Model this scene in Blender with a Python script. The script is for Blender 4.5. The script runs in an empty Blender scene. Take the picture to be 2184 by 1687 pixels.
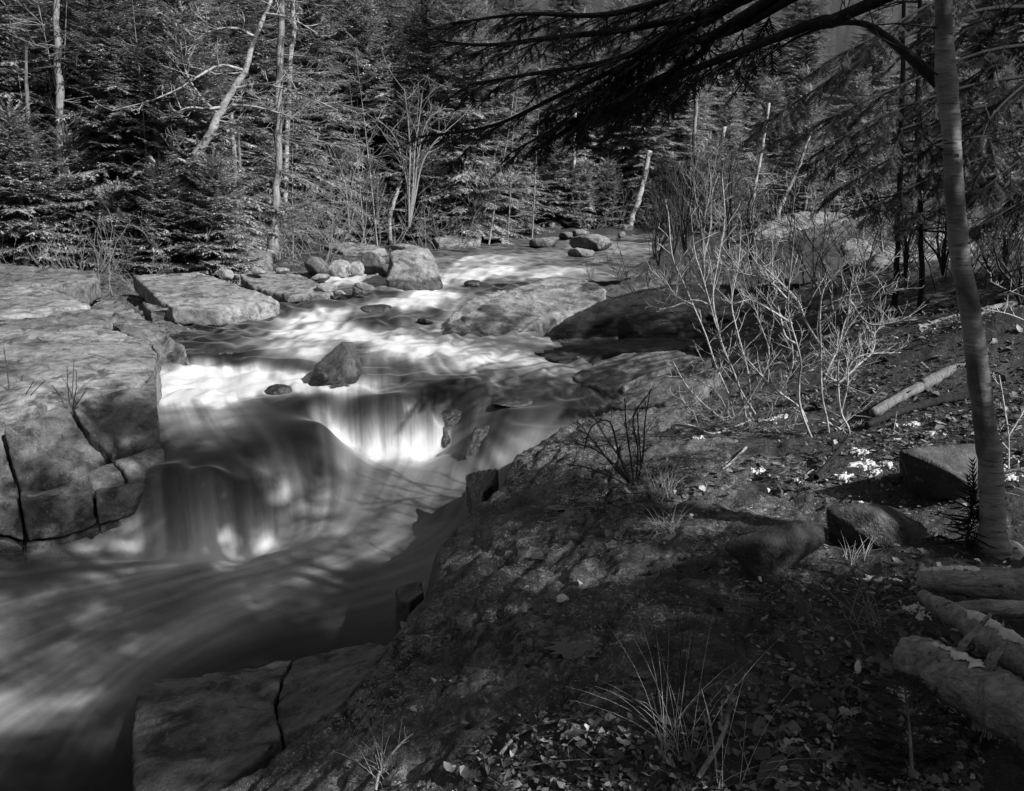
import bpy, bmesh, math, random
import numpy as np
from mathutils import Vector, Matrix

S = bpy.context.scene
COL = S.collection
RAD = math.radians

# ------------------------------------------------------------------ camera, sky, sun, exposure
CAM_Z, PITCH, FPX, CX, CY = 1.7, RAD(14.0), 1713.0, 1091.5, 843.5     # focal length in units of a 2183 wide picture
cam_data = bpy.data.cameras.new('camera')
cam_data.sensor_width = 36.0
cam_data.lens = 36.0 * FPX / 2183.0
cam_data.clip_end = 2000.0
cam = bpy.data.objects.new('camera', cam_data)
cam.location = (0, 0, CAM_Z)
cam.rotation_euler = (RAD(90) - PITCH, 0, 0)
COL.objects.link(cam)
S.camera = cam

SUN_TO = Vector((0.66, -0.44, 0.60)).normalized()                       # direction towards the sun
world = bpy.data.worlds.new('World')
S.world = world
world.use_nodes = True
wn, wl = world.node_tree.nodes, world.node_tree.links
wn.clear()
sky = wn.new('ShaderNodeTexSky')
sky.sky_type = 'NISHITA'
sky.sun_disc = False
sky.sun_elevation = math.asin(SUN_TO.z)
sky.sun_rotation = math.atan2(SUN_TO.x, SUN_TO.y)
bw = wn.new('ShaderNodeRGBToBW')                                       # the photograph is black and white
bgn = wn.new('ShaderNodeBackground')
bgn.inputs['Strength'].default_value = 0.085
wo = wn.new('ShaderNodeOutputWorld')
wl.new(sky.outputs[0], bw.inputs[0])
wl.new(bw.outputs[0], bgn.inputs['Color'])
wl.new(bgn.outputs[0], wo.inputs['Surface'])

sun_data = bpy.data.lights.new('sun', 'SUN')
sun_data.energy = 5.0
sun_data.angle = RAD(0.6)
sun_data.color = (1, 1, 1)
sun = bpy.data.objects.new('sun', sun_data)
sun.location = (20, 5, 30)
sun.rotation_euler = SUN_TO.to_track_quat('Z', 'Y').to_euler()
COL.objects.link(sun)

S.view_settings.view_transform = 'Standard'
S.view_settings.look = 'None'
S.view_settings.exposure = 0.62
S.view_settings.gamma = 1.0
S.cycles.use_denoising = True
S.cycles.max_bounces = 6
S.cycles.transparent_max_bounces = 12
S.cycles.diffuse_bounces = 3
S.cycles.caustics_reflective = False
S.cycles.caustics_refractive = False

# ------------------------------------------------------------------ helpers
SP, CP = math.sin(PITCH), math.cos(PITCH)

def ray(px, py):
    a, b = (px - CX) / FPX, (py - CY) / FPX
    return Vector((a, CP - b * SP, -SP - b * CP))

def U(px, py, z):
    """point of height z seen at picture place (px, py)"""
    d = ray(px, py)
    t = (z - CAM_Z) / d.z
    return Vector((d.x * t, d.y * t, z))

def UY(px, py, Y):
    """point at ground distance Y in front of the camera"""
    d = ray(px, py)
    t = Y / d.y
    return Vector((d.x * t, Y, CAM_Z + d.z * t))

def tag(o, label, cat, group=None, kind=None):
    o['label'] = label
    if cat: o['category'] = cat
    if group: o['group'] = group
    if kind: o['kind'] = kind
    return o

def mesh_np(name, V, F, mat=None, smooth=False):
    """V (n,3), F (m,3) or (m,4) integer array"""
    me = bpy.data.meshes.new(name)
    V = np.ascontiguousarray(V, dtype=np.float32)
    F = np.ascontiguousarray(F, dtype=np.int32)
    k = F.shape[1]
    me.vertices.add(len(V)); me.vertices.foreach_set('co', V.ravel())
    me.loops.add(F.size); me.loops.foreach_set('vertex_index', F.ravel())
    me.polygons.add(len(F))
    me.polygons.foreach_set('loop_start', np.arange(0, F.size, k, dtype=np.int32))
    if smooth: me.polygons.foreach_set('use_smooth', np.ones(len(F), dtype=bool))
    me.update(calc_edges=True)
    if mat: me.materials.append(mat)
    return me

def link(name, me, parent=None, loc=None, rot=None, scale=None):
    o = bpy.data.objects.new(name, me)
    COL.objects.link(o)
    if parent is not None: o.parent = parent
    if loc is not None: o.location = loc
    if rot is not None: o.rotation_euler = rot
    if scale is not None: o.scale = (scale,) * 3 if isinstance(scale, (int, float)) else scale
    return o

class MB:
    """collects tubes, slivers and faces into one mesh"""
    def __init__(self): self.v, self.f = [], []
    def tube(self, pts, rad, sides=5, cap=True):
        n = len(pts); base = len(self.v)
        for i in range(n):
            p = pts[i]
            t = (pts[min(i + 1, n - 1)] - pts[max(i - 1, 0)])
            if t.length < 1e-9: t = Vector((0, 0, 1))
            t.normalize()
            ref = Vector((1, 0, 0)) if abs(t.x) < 0.8 else Vector((0, 1, 0))
            a = t.cross(ref).normalized(); b = t.cross(a)
            r = rad[i]
            for k in range(sides):
                an = 2 * math.pi * k / sides
                q = p + a * (math.cos(an) * r) + b * (math.sin(an) * r)
                self.v.append((q.x, q.y, q.z))
        for i in range(n - 1):
            for k in range(sides):
                k2 = (k + 1) % sides
                self.f.append((base + i * sides + k, base + i * sides + k2, base + (i + 1) * sides + k2, base + (i + 1) * sides + k))
        if cap:
            self.f.append(tuple(base + k for k in range(sides))[::-1])
            self.f.append(tuple(base + (n - 1) * sides + k for k in range(sides)))
    def poly(self, pts):
        b = len(self.v)
        self.v += [tuple(p) for p in pts]
        self.f.append(tuple(range(b, b + len(pts))))
    def mesh(self, name, mat, smooth=True):
        me = bpy.data.meshes.new(name)
        me.from_pydata(self.v, [], self.f)
        if smooth: me.polygons.foreach_set('use_smooth', np.ones(len(me.polygons), dtype=bool))
        me.materials.append(mat)
        me.update()
        return me

def spline(pts, n):
    """Catmull-Rom through pts, n samples per span"""
    P = [pts[0] * 2 - pts[1]] + list(pts) + [pts[-1] * 2 - pts[-2]]
    out = []
    for i in range(1, len(P) - 2):
        a, b, c, d = P[i - 1], P[i], P[i + 1], P[i + 2]
        for k in range(n):
            t = k / n
            out.append(0.5 * ((2 * b) + (c - a) * t + (2 * a - 5 * b + 4 * c - d) * t * t + (3 * b - a - 3 * c + d) * t ** 3))
    out.append(pts[-1].copy())
    return out

# ------------------------------------------------------------------ noise
_rs = np.random.RandomState(7)
_PERM = np.concatenate([_rs.permutation(256)] * 3).astype(np.int64)
_G = _rs.normal(size=(256, 3)); _G /= np.linalg.norm(_G, axis=1)[:, None]

_ROT = np.array(Matrix.Rotation(.7, 3, Vector((.5, .7, .3))) @ Matrix.Rotation(.9, 3, 'X'))

def perlin(p):
    p = np.asarray(p, dtype=np.float64)
    p = p @ _ROT + np.array([.31, .47, .39])
    i = np.floor(p).astype(np.int64); f = p - i; i &= 255
    u = f * f * f * (f * (f * 6 - 15) + 10)
    r = 0
    for dx in (0, 1):
        wx = u[:, 0] if dx else 1 - u[:, 0]
        hx = _PERM[i[:, 0] + dx]
        for dy in (0, 1):
            wy = u[:, 1] if dy else 1 - u[:, 1]
            hy = _PERM[hx + i[:, 1] + dy]
            for dz in (0, 1):
                wz = u[:, 2] if dz else 1 - u[:, 2]
                g = _G[_PERM[hy + i[:, 2] + dz]]
                r = r + wx * wy * wz * (g[:, 0] * (f[:, 0] - dx) + g[:, 1] * (f[:, 1] - dy) + g[:, 2] * (f[:, 2] - dz))
    return r * 1.6

def fbm(p, octv=4, gain=0.5, lac=2.03):
    a, s, out = 1.0, 0.0, 0.0
    p = np.asarray(p, dtype=np.float64)
    for k in range(octv):
        out = out + a * perlin(p + 17.3 * k); s += a
        a *= gain; p = p * lac
    return out / s

def ridged(p, octv=3):
    a, s, out = 1.0, 0.0, 0.0
    p = np.asarray(p, dtype=np.float64)
    for k in range(octv):
        out = out + a * (1 - np.abs(perlin(p + 9.1 * k)) * 2); s += a
        a *= 0.5; p = p * 2.1
    return out / s

def sstep(x, a=0.0, b=1.0):
    t = np.clip((x - a) / (b - a), 0, 1)
    return t * t * (3 - 2 * t)

# ------------------------------------------------------------------ materials (all grey: a black and white place)
class NT:
    def __init__(self, name):
        self.m = bpy.data.materials.new(name); self.m.use_nodes = True
        self.n, self.l = self.m.node_tree.nodes, self.m.node_tree.links
        self.n.clear()
        self.out = self.n.new('ShaderNodeOutputMaterial')
    def node(self, t, **kw):
        x = self.n.new(t)
        for k, v in kw.items(): setattr(x, k, v)
        return x
    def inp(self, x, key, v):
        s = x.inputs[key]
        if hasattr(v, 'is_output'): self.l.new(v, s)
        else: s.default_value = v
    def math(self, op, a, b=0.0, clamp=False):
        x = self.node('ShaderNodeMath', operation=op, use_clamp=clamp)
        self.inp(x, 0, a); self.inp(x, 1, b)
        return x.outputs[0]
    def mix(self, f, a, b):
        x = self.node('ShaderNodeMix', data_type='FLOAT')
        self.inp(x, 0, f); self.inp(x, 2, a); self.inp(x, 3, b)
        return x.outputs[0]
    def coord(self, kind='Object', scale=(1, 1, 1)):
        tc = self.node('ShaderNodeTexCoord'); mp = self.node('ShaderNodeMapping')
        mp.inputs['Scale'].default_value = scale
        self.l.new(tc.outputs[kind], mp.inputs[0])
        return mp.outputs[0]
    def noise(self, vec, scale, detail=4, rough=0.55, dist=0.0):
        x = self.node('ShaderNodeTexNoise')
        self.l.new(vec, x.inputs['Vector'])
        x.inputs['Scale'].default_value = scale; x.inputs['Detail'].default_value = detail
        x.inputs['Roughness'].default_value = rough; x.inputs['Distortion'].default_value = dist
        return x.outputs[0]
    def voro(self, vec, scale, feature='F1'):
        x = self.node('ShaderNodeTexVoronoi', feature=feature)
        self.l.new(vec, x.inputs['Vector']); x.inputs['Scale'].default_value = scale
        return x
    def ramp(self, f, stops):
        x = self.node('ShaderNodeValToRGB')
        e = x.color_ramp.elements
        while len(e) < len(stops): e.new(0.5)
        for el, (p, v) in zip(e, stops):
            el.position = p; el.color = (v, v, v, 1)
        self.l.new(f, x.inputs[0])
        r = self.node('ShaderNodeRGBToBW'); self.l.new(x.outputs[0], r.inputs[0])
        return r.outputs[0]
    def attr(self, name):
        x = self.node('ShaderNodeAttribute', attribute_name=name)
        return x.outputs['Fac']
    def rand(self):
        return self.node('ShaderNodeObjectInfo').outputs['Random']
    def bump(self, h, strength=0.5, dist=0.02):
        x = self.node('ShaderNodeBump')
        x.inputs['Strength'].default_value = strength; x.inputs['Distance'].default_value = dist
        self.l.new(h, x.inputs['Height'])
        return x.outputs[0]
    def principled(self, col, rough=0.8, normal=None, spec=0.3):
        x = self.node('ShaderNodeBsdfPrincipled')
        self.inp(x, 'Base Color', col if hasattr(col, 'is_output') else (col, col, col, 1))
        self.inp(x, 'Roughness', rough); self.inp(x, 'Specular IOR Level', spec)
        if normal is not None: self.l.new(normal, x.inputs['Normal'])
        return x.outputs[0]
    def done(self, sh):
        self.l.new(sh, self.out.inputs['Surface'])
        return self.m

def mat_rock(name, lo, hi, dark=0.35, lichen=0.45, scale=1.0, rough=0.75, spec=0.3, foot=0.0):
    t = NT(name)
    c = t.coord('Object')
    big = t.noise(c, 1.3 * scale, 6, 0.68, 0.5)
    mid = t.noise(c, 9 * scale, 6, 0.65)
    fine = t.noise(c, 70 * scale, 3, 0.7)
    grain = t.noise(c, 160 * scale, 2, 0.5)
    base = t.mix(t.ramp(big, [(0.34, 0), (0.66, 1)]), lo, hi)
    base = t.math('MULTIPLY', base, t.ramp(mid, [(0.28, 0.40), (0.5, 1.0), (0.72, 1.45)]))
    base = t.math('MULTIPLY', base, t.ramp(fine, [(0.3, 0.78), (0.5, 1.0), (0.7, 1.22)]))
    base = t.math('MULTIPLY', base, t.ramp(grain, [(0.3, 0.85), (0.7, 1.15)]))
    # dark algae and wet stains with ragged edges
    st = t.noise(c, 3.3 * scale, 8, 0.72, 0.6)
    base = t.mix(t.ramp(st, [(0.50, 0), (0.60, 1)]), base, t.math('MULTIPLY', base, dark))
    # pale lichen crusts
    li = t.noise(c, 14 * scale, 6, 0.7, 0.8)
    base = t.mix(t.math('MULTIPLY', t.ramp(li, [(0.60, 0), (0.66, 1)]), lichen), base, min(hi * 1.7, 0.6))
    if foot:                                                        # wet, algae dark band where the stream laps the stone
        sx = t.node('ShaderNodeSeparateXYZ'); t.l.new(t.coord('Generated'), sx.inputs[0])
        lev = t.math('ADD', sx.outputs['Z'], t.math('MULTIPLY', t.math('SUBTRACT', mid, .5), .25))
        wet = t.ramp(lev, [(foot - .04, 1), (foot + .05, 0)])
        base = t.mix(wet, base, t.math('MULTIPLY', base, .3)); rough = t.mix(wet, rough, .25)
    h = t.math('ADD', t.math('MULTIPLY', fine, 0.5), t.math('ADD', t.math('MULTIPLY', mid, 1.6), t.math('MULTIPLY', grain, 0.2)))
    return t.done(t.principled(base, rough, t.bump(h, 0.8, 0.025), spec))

M = {}
M['rock_pale'] = mat_rock('pale_granite', 0.11, 0.26, 0.33, 0.45)
M['rock_mid'] = mat_rock('grey_granite', 0.07, 0.18, 0.33, 0.40)
M['rock_dark'] = mat_rock('dark_lichen_rock', 0.035, 0.10, 0.45, 0.85)
M['rock_wet'] = mat_rock('wet_dark_rock', 0.02, 0.05, 0.5, 0.15, rough=0.3, spec=0.6)
M['rock_black'] = mat_rock('shade_blackened_rock', 0.014, 0.045, 0.5, 0.25)  # near-black tone paints the shade on the right ledges and hollowed boulder
M['stone_pale'] = mat_rock('pale_stream_stone', 0.11, 0.26, 0.33, 0.45, foot=.36)
M['stone_mid'] = mat_rock('grey_stream_stone', 0.07, 0.18, 0.33, 0.40, foot=.36)
M['stone_dark'] = mat_rock('dark_stream_stone', 0.03, 0.09, 0.45, 0.7, foot=.3)
M['cobble'] = mat_rock('pale_cobble', 0.16, 0.32, 0.5, 0.3, scale=1.4)

# ------------------------------------------------------------------ fields over (azimuth, log distance)
def to_q(P):
    P = np.asarray(P, dtype=np.float64)
    r = np.hypot(P[:, 0], P[:, 1])
    return np.stack([np.arctan2(P[:, 0], P[:, 1]), np.log(np.maximum(r, 0.2))], 1)

def rbf_fit(q, val, smooth=1e-4):
    q = np.asarray(q); val = np.asarray(val, dtype=np.float64)
    if val.ndim == 1: val = val[:, None]
    n = len(q)
    D = np.linalg.norm(q[:, None] - q[None], axis=2)
    A = np.zeros((n + 3, n + 3))
    A[:n, :n] = D - np.eye(n) * smooth
    A[:n, n] = 1; A[:n, n + 1:] = q
    A[n, :n] = 1; A[n + 1:, :n] = q.T
    w = np.linalg.solve(A, np.concatenate([val, np.zeros((3, val.shape[1]))]))
    def ev(Q):
        out = np.empty((len(Q), val.shape[1]))
        for s in range(0, len(Q), 60000):
            x = Q[s:s + 60000]
            d = np.sqrt((x[:, None, 0] - q[None, :, 0]) ** 2 + (x[:, None, 1] - q[None, :, 1]) ** 2)
            out[s:s + 60000] = d @ w[:n] + w[n] + x @ w[n + 1:]
        return out
    return ev

# stream surface: picture place, height, whiteness, flow direction in the picture
WATER = [
(1480,505,.20,.15,-1,.05),(1400,518,.18,.40,-1,.05),(1300,522,.17,.5,-1,.05),(1350,540,.13,.3,-1,.1),(1200,528,.16,.3,-1,.1),
(1150,545,.10,.4,-1,.1),(1100,520,.17,.04,-1,.1),(1000,540,.11,.04,-1,.2),(960,560,.06,.35,-.5,.5),(1000,550,.09,.6,-1,.2),(1060,545,.1,.35,-1,.1),
(1200,572,.04,.65,-1,.08),(1120,578,.02,.65,-1,.15),(1240,560,.08,.06,-1,.1),(1000,590,-.03,.85,-1,.5),(1060,602,-.03,.06,-1,.3),(960,585,-.01,.7,-.6,.6),
(920,590,-.02,.5,-.5,.7),(960,622,-.1,.85,-1,.4),(1010,622,-.1,.15,-1,.5),(1040,615,-.08,.06,-1,.4),(900,632,-.13,.75,-1,.35),(860,648,-.16,.9,-.6,.6),
(840,625,-.08,.04,-.9,.3),(780,642,-.14,.25,-.7,.5),(785,597,.0,.8,-.7,.5),(760,625,-.07,.1,-1,.2),(730,655,-.17,.6,-.6,.6),(700,665,-.2,.9,-.6,.6),(650,655,-.2,.2,-.8,.3),
(770,672,-.2,.08,-.3,.8),(800,690,-.27,.1,-.2,.9),(850,690,-.27,.3,0,1),(900,660,-.18,.15,-.5,.5),(880,692,-.27,.35,.1,.9),(930,690,-.27,.5,-.2,.8),
(600,685,-.33,.55,-1,.15),(640,700,-.335,.75,-1,.15),(700,700,-.335,.95,-1,.15),(780,714,-.34,1,-1,.1),(850,725,-.345,1,-1,.1),(900,733,-.35,1,-1,.05),(945,738,-.36,.95,.5,.3),
(930,750,-.38,.55,.5,.4),(860,745,-.37,.6,-.5,.4),(790,735,-.36,.6,-.4,.5),(700,725,-.35,.8,-1,.3),(640,722,-.345,.5,-1,.2),
(560,690,-.33,.1,-1,.15),(480,700,-.335,.04,-1,.1),(440,725,-.345,.04,-1,.1),(500,745,-.36,.08,-.8,.3),(580,735,-.36,.5,-.8,.3),(650,745,-.37,.75,-.8,.4),
(560,762,-.39,.12,-.7,.6),(610,770,-.41,.12,-.6,.7),(650,785,-.46,.15,-.5,.8),
(525,815,-.505,.95,-.5,.6),(570,815,-.505,1,-.2,.9),(620,816,-.505,.85,-.2,.9),
(400,830,-.52,.75,.2,.5),(370,850,-.52,.6,.2,.5),(440,840,-.52,.85,.3,.5),(500,835,-.52,.7,.3,.5),(480,860,-.53,.65,.3,.5),(420,880,-.55,.5,.3,.6),(360,900,-.57,.4,.2,.7),
(540,850,-.53,.35,.3,.3),(600,855,-.53,.08,.4,.2),(560,890,-.56,.12,.4,.6),(480,905,-.57,.45,.4,.6),(400,915,-.58,.35,.4,.6),(350,930,-.60,.3,.4,.6),
(440,945,-.61,.4,.7,.5),(520,950,-.64,.06,.7,.5),(600,920,-.6,.06,.5,.7),(660,860,-.54,.08,.3,.4),(640,930,-.64,.03,.4,.8),(690,895,-.6,.03,.3,.8),
(360,990,-.645,.08,.2,1),(420,1004,-.655,.06,.2,1),(460,985,-.655,.03,.5,.8),(540,975,-.69,.04,.6,.8),(490,1012,-.69,.06,.3,1),(560,1000,-.76,.35,.6,.9),(610,1035,-.90,.3,.5,1),

(650,1085,-1.08,.3,.2,.9),
(820,842,-.51,.35,0,1),(760,846,-.515,.5,-.1,1),(880,858,-.53,.25,.1,1),(700,855,-.53,.15,-.3,.9),
(860,960,-.98,.8,-.2,.5),(780,958,-.98,.6,-.3,.5),
(750,825,-.49,.75,.1,1),(800,790,-.44,.25,0,1),(830,798,-.46,.3,0,1),(870,775,-.41,.25,.2,.8),(850,810,-.48,.2,.2,1),(940,770,-.4,.35,.5,.5),(1000,780,-.4,.45,.8,.3),
(1060,800,-.41,.4,.8,.4),(1120,785,-.40,.5,.8,.35),(1060,755,-.38,.55,.8,.2),(1180,820,-.43,.3,.7,.5),(1240,860,-.45,.12,.4,.7),(1000,830,-.46,.1,.5,.5),(940,830,-.48,.04,.3,.6),
(1030,855,-.5,.45,-.2,.9),(1100,840,-.46,.35,.2,.6),(960,890,-.70,.03,-.2,.8),(1080,872,-.49,.06,-.6,.5),(1150,890,-.51,.35,-.8,.5),(1200,885,-.5,.15,-.7,.4),
(1050,920,-.63,.12,-.7,.7),(260,1156,-1.215,.4,-1,.1),(150,1174,-1.22,.3,-1,.1),(200,1166,-1.22,.35,-1,.1),(60,1186,-1.22,.25,-1,.1),(1000,955,-.8,.35,-.6,.8),(960,1000,-.95,.4,-.5,.9),(1130,912,-.55,.5,-.8,.6),(1060,955,-.7,.55,-.7,.8),(1010,1000,-.9,.45,-.6,.9),(940,1060,-1.1,.4,-.5,.9),
(958,930,-.93,.08,-.2,1),(880,1100,-1.19,.3,-.6,.8),(930,1110,-1.2,.35,-.6,.8),
(650,965,-.76,.02,.4,1),(700,1000,-.93,.03,.3,1),(680,940,-.7,.02,.3,1),(735,1000,-1.0,.3,.1,1),(820,1000,-1.02,.3,-.3,.5),(860,1040,-1.09,.4,-.5,.6),
(760,1060,-1.12,.42,-.5,.6),(690,1080,-1.13,.3,-.2,.8),
(740,1150,-1.2,.55,-.6,.5),(640,1160,-1.205,.55,-.8,.3),(840,1160,-1.21,.5,-.8,.4),(560,1180,-1.21,.62,-1,.2),(450,1188,-1.21,.9,-1,.15),(380,1195,-1.21,.85,-1,.15),(300,1190,-1.215,.6,-1,.1),
(200,1192,-1.22,.4,-1,.1),(100,1205,-1.22,.3,-1,.1),(0,1210,-1.22,.2,-1,.05),(860,1230,-1.22,.42,-1,.3),(700,1240,-1.22,.46,-1,.3),(550,1230,-1.22,.5,-1,.25),(420,1220,-1.22,.6,-1,.3),
(250,1240,-1.225,.6,-1,.2),(100,1260,-1.225,.5,-1,.2),(520,1270,-1.225,.75,-1,.35),(350,1300,-1.23,.5,-1,.4),(200,1320,-1.23,.4,-1,.4),(60,1320,-1.23,.45,-1,.3),
(800,1300,-1.225,.2,-1,.25),(650,1325,-1.23,.22,-1,.25),(500,1330,-1.23,.45,-1,.5),(380,1370,-1.235,.6,-1,.6),(250,1400,-1.24,.5,-1,.6),(100,1400,-1.24,.55,-1,.5),
(560,1380,-1.235,.12,-1,.3),(400,1440,-1.24,.2,-1,.5),(300,1450,-1.25,.4,-.9,.8),(230,1490,-1.26,.55,-.8,.8),(100,1500,-1.26,.55,-1,.6),(0,1500,-1.26,.45,-1,.5),
(220,1560,-1.28,.3,-.7,1),(100,1590,-1.28,.15,-.7,1),(220,1650,-1.29,.03,-.5,1),(50,1660,-1.29,.08,-.6,1),(-250,1400,-1.25,.35,-1,.3),(-250,1650,-1.3,.1,-1,.6),(200,1900,-1.31,.1,-.5,1),
]
def fall(lip, base, gap, f_lip, f_base, flow=(0, 1), n=9):
    """a drop of water: the lip stands gap metres behind the foot"""
    lip, base = np.array(lip, float), np.array(base, float)
    for k in np.linspace(0, 1, n):
        j = k * (len(lip) - 1); i = min(int(j), len(lip) - 2); t = j - i
        a = lip[i] * (1 - t) + lip[i + 1] * t; b = base[i] * (1 - t) + base[i + 1] * t
        B = U(*b); A = UY(a[0], a[1], B.y + gap)
        WATER.append((b[0], b[1], b[2], f_base, *flow)); WATER.append((a[0], a[1], A.z, f_lip, *flow))
fall([(300,1024),(325,1026),(352,1028)], [(300,1140,-1.2),(325,1146,-1.2),(350,1152,-1.2)], .10, .34, .66, n=5)
fall([(352,1028),(420,1034),(480,1040),(540,1052),(600,1068)], [(350,1152,-1.2),(420,1168,-1.2),(480,1160,-1.2),(540,1138,-1.19),(600,1112,-1.17)], .10, .34, .66, n=12)
fall([(712,880),(760,866),(820,862),(870,868),(898,884)], [(715,940,-.95),(760,946,-.955),(820,950,-.96),(870,950,-.965),(900,948,-.97)], .12, .18, .62, n=10)
fall([(912,872),(930,880),(946,898)], [(908,950,-.97),(925,950,-.975),(942,950,-.98)], .10, .3, .6, n=4)
fall([(405,758),(450,755),(508,762)], [(392,800,-.5),(440,795,-.5),(500,802,-.5)], .45, .08, 1.0, n=6)
_wp = np.array([tuple(U(a, b, z)) for a, b, z, f, dx, dy in WATER])
_wq = to_q(_wp)
_wq2 = to_q(np.array([tuple(U(a + dx * 8, b + dy * 8, z)) for a, b, z, f, dx, dy in WATER]))
_wd = _wq2 - _wq; _wd /= np.linalg.norm(_wd, axis=1)[:, None]
water_fit = rbf_fit(_wq, np.stack([_wp[:, 2], [w[3] for w in WATER], _wd[:, 0], _wd[:, 1]], 1), 0.0006)

# shore line of the stream, far left bank first, clockwise back along the right bank
SHORE = [(1480,498,.2),(1300,505,.18),(1120,508,.18),(1080,516,.17),(1020,526,.14),(930,531,.12),(840,545,.08),(770,560,.06),(745,600,0),(640,642,-.13),(590,655,-.25),(430,702,-.33),(392,740,-.35),
(345,800,-.5),(333,900,-.57),(340,1000,-.66),(345,1120,-1.2),(200,1165,-1.22),(0,1185,-1.22),(-300,1250,-1.22),(-900,1500,-1.25),(-900,2100,-1.3),(200,2300,-1.31),
(360,1900,-.8),(395,1710,-.78),(520,1640,-.74),(688,1502,-.66),(775,1402,-.62),(826,1328,-.6),(864,1290,-.6),(894,1230,-.58),(893,1186,-.62),(955,1110,-.6),(1022,1052,-.52),(1068,970,-.4),(1125,940,-.34),(1200,912,-.42),(1290,872,-.48),(1255,840,-.44),(1215,815,-.43),(1150,772,-.4),(1090,728,-.36),(940,716,-.33),(960,690,-.27),(1010,645,-.12),(1090,608,-.06),(1190,590,0),(1290,585,.03),(1370,565,.08),(1385,540,.13),(1420,525,.17)]
_sh = np.array([tuple(U(*s))[:2] for s in SHORE])

def shore_dist(XY):
    """signed distance to the shore line, positive on land"""
    A = _sh; B = np.roll(_sh, -1, 0)
    best = np.full(len(XY), 1e9); inside = np.zeros(len(XY), dtype=bool)
    x, y = XY[:, 0], XY[:, 1]
    for a, b in zip(A, B):
        e = b - a; L = e @ e
        t = np.clip(((x - a[0]) * e[0] + (y - a[1]) * e[1]) / L, 0, 1)
        d = np.hypot(x - a[0] - t * e[0], y - a[1] - t * e[1])
        best = np.minimum(best, d)
        c = (a[1] > y) != (b[1] > y)
        if e[1] != 0: inside ^= c & (x < e[0] * (y - a[1]) / e[1] + a[0])
    return np.where(inside, -best, best)

# banks: picture place, height, bare rock share
BANK = [
(400,1687,-.78,1),(520,1625,-.74,1),(690,1490,-.66,1),(780,1390,-.62,1),(830,1320,-.6,1),(870,1290,-.6,1),(900,1225,-.58,1),(905,1185,-.62,1),(965,1105,-.6,1),(1030,1050,-.52,1),(1080,962,-.38,1),(1130,935,-.33,1),(1220,905,-.3,1),(1290,880,-.3,1),
(930,1290,-.45,1),(1000,1200,-.40,1),(1100,1100,-.28,1),(1200,1000,-.2,.9),(1350,950,-.12,1),(1500,935,-.03,.7),(1700,970,.04,.4),(1900,950,.12,.2),(2150,1000,.15,.2),(1500,1050,-.04,.7),(1700,1080,.0,.6),
(1000,1350,-.36,.9),(1200,1300,-.16,.8),(1330,1290,-.06,.8),(1500,1250,0,.6),(1800,1250,.03,.3),(2183,1250,.05,.1),(1350,1130,-.08,.6),(1250,1385,-.15,.9),(1400,1330,-.04,.7),
(800,1500,-.46,.8),(900,1560,-.33,.7),(1000,1560,-.24,.6),(1300,1600,-.02,.2),(1600,1400,.03,.5),(1700,1550,.05,.2),(2183,1687,.05,0),(600,1687,-.62,.8),(800,1687,-.36,.6),(1000,1687,-.16,.4),(1400,1687,0,.1),
(1900,850,.22,0),(2183,800,.38,0),(2000,720,.55,0),(2183,650,.85,.3),(1850,660,.4,.2),(1500,870,-.12,.6),(1450,790,-.28,.9),(1600,720,.0,.4),(1700,610,.42,.15),(1500,620,.0,.4),(1400,640,-.15,.9),(1900,560,.85,.4),(2100,540,.92,.9),(2183,500,1.05,.9),(1700,475,1.0,.9),(1600,490,.75,.3),
(1300,640,-.38,1),(1350,720,-.42,1),(1250,780,-.5,1),(1350,820,-.42,1),(1100,680,-.25,1),(1400,560,.25,.3),(1430,530,.3,.2),(1500,510,.45,.4),
(100,1000,-1.05,1),(250,1000,-1.0,1),(200,900,-.75,1),(100,780,-.35,1),(300,760,-.5,1),(250,680,-.2,1),(100,640,-.05,1),(60,590,.12,.6),(300,615,-.08,.8),(450,640,-.25,1),(450,590,.05,.6),(600,570,.12,.5),(700,590,.0,.6),(800,556,.06,.6),(550,530,.35,.2),
(200,550,.35,.2),(0,540,.42,.1),(130,500,.6,0),(590,505,.45,0),(760,530,.2,.3),(900,505,.32,.1),(1050,500,.3,.1),(1200,495,.32,.1),(1350,492,.32,.2),(0,1160,-1.1,1),(-200,900,-.7,1),(-200,650,.0,.4),(-400,560,.5,.1),
]
_bp = [(*U(a, b, z), k) for a, b, z, k in BANK]
_bp += [(0, 45, 1.3, 0), (-12, 40, 2.0, 0), (14, 45, 2.6, 0), (0, 70, 5, 0), (-25, 60, 6, 0), (30, 60, 8, 0), (0, 110, 24, 0), (-60, 100, 24, 0), (60, 100, 28, 0), (0, 200, 75, 0), (-130, 170, 70, 0), (130, 170, 75, 0), (0, 400, 150, 0),
        (-25, 20, 2.2, 0), (-45, 25, 6, 0), (-120, 60, 30, 0), (15, 15, 2.2, .2), (9, 12, 1.3, .2), (7, 7, .6, 0), (5, 4, .25, 0), (20, 8, 2.5, 0), (30, 30, 4, 0), (60, 20, 9, 0), (120, 40, 30, 0),
        (3, 0, .1, 0), (0.6, .4, .0, .2), (-1.0, .6, -.5, .5), (4, -4, .3, 0), (1, -6, .2, 0), (30, -20, 5, 0), (-4, -4, -.9, .5), (-14, 4, .6, .2), (-10, -6, .4, 0), (-40, -10, 6, 0), (0, -40, 8, 0), (100, -60, 20, 0), (-100, -60, 25, 0)]
_bp = np.array(_bp)
bank_fit = rbf_fit(to_q(_bp[:, :3]), _bp[:, 2:4], 0.004)

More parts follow.
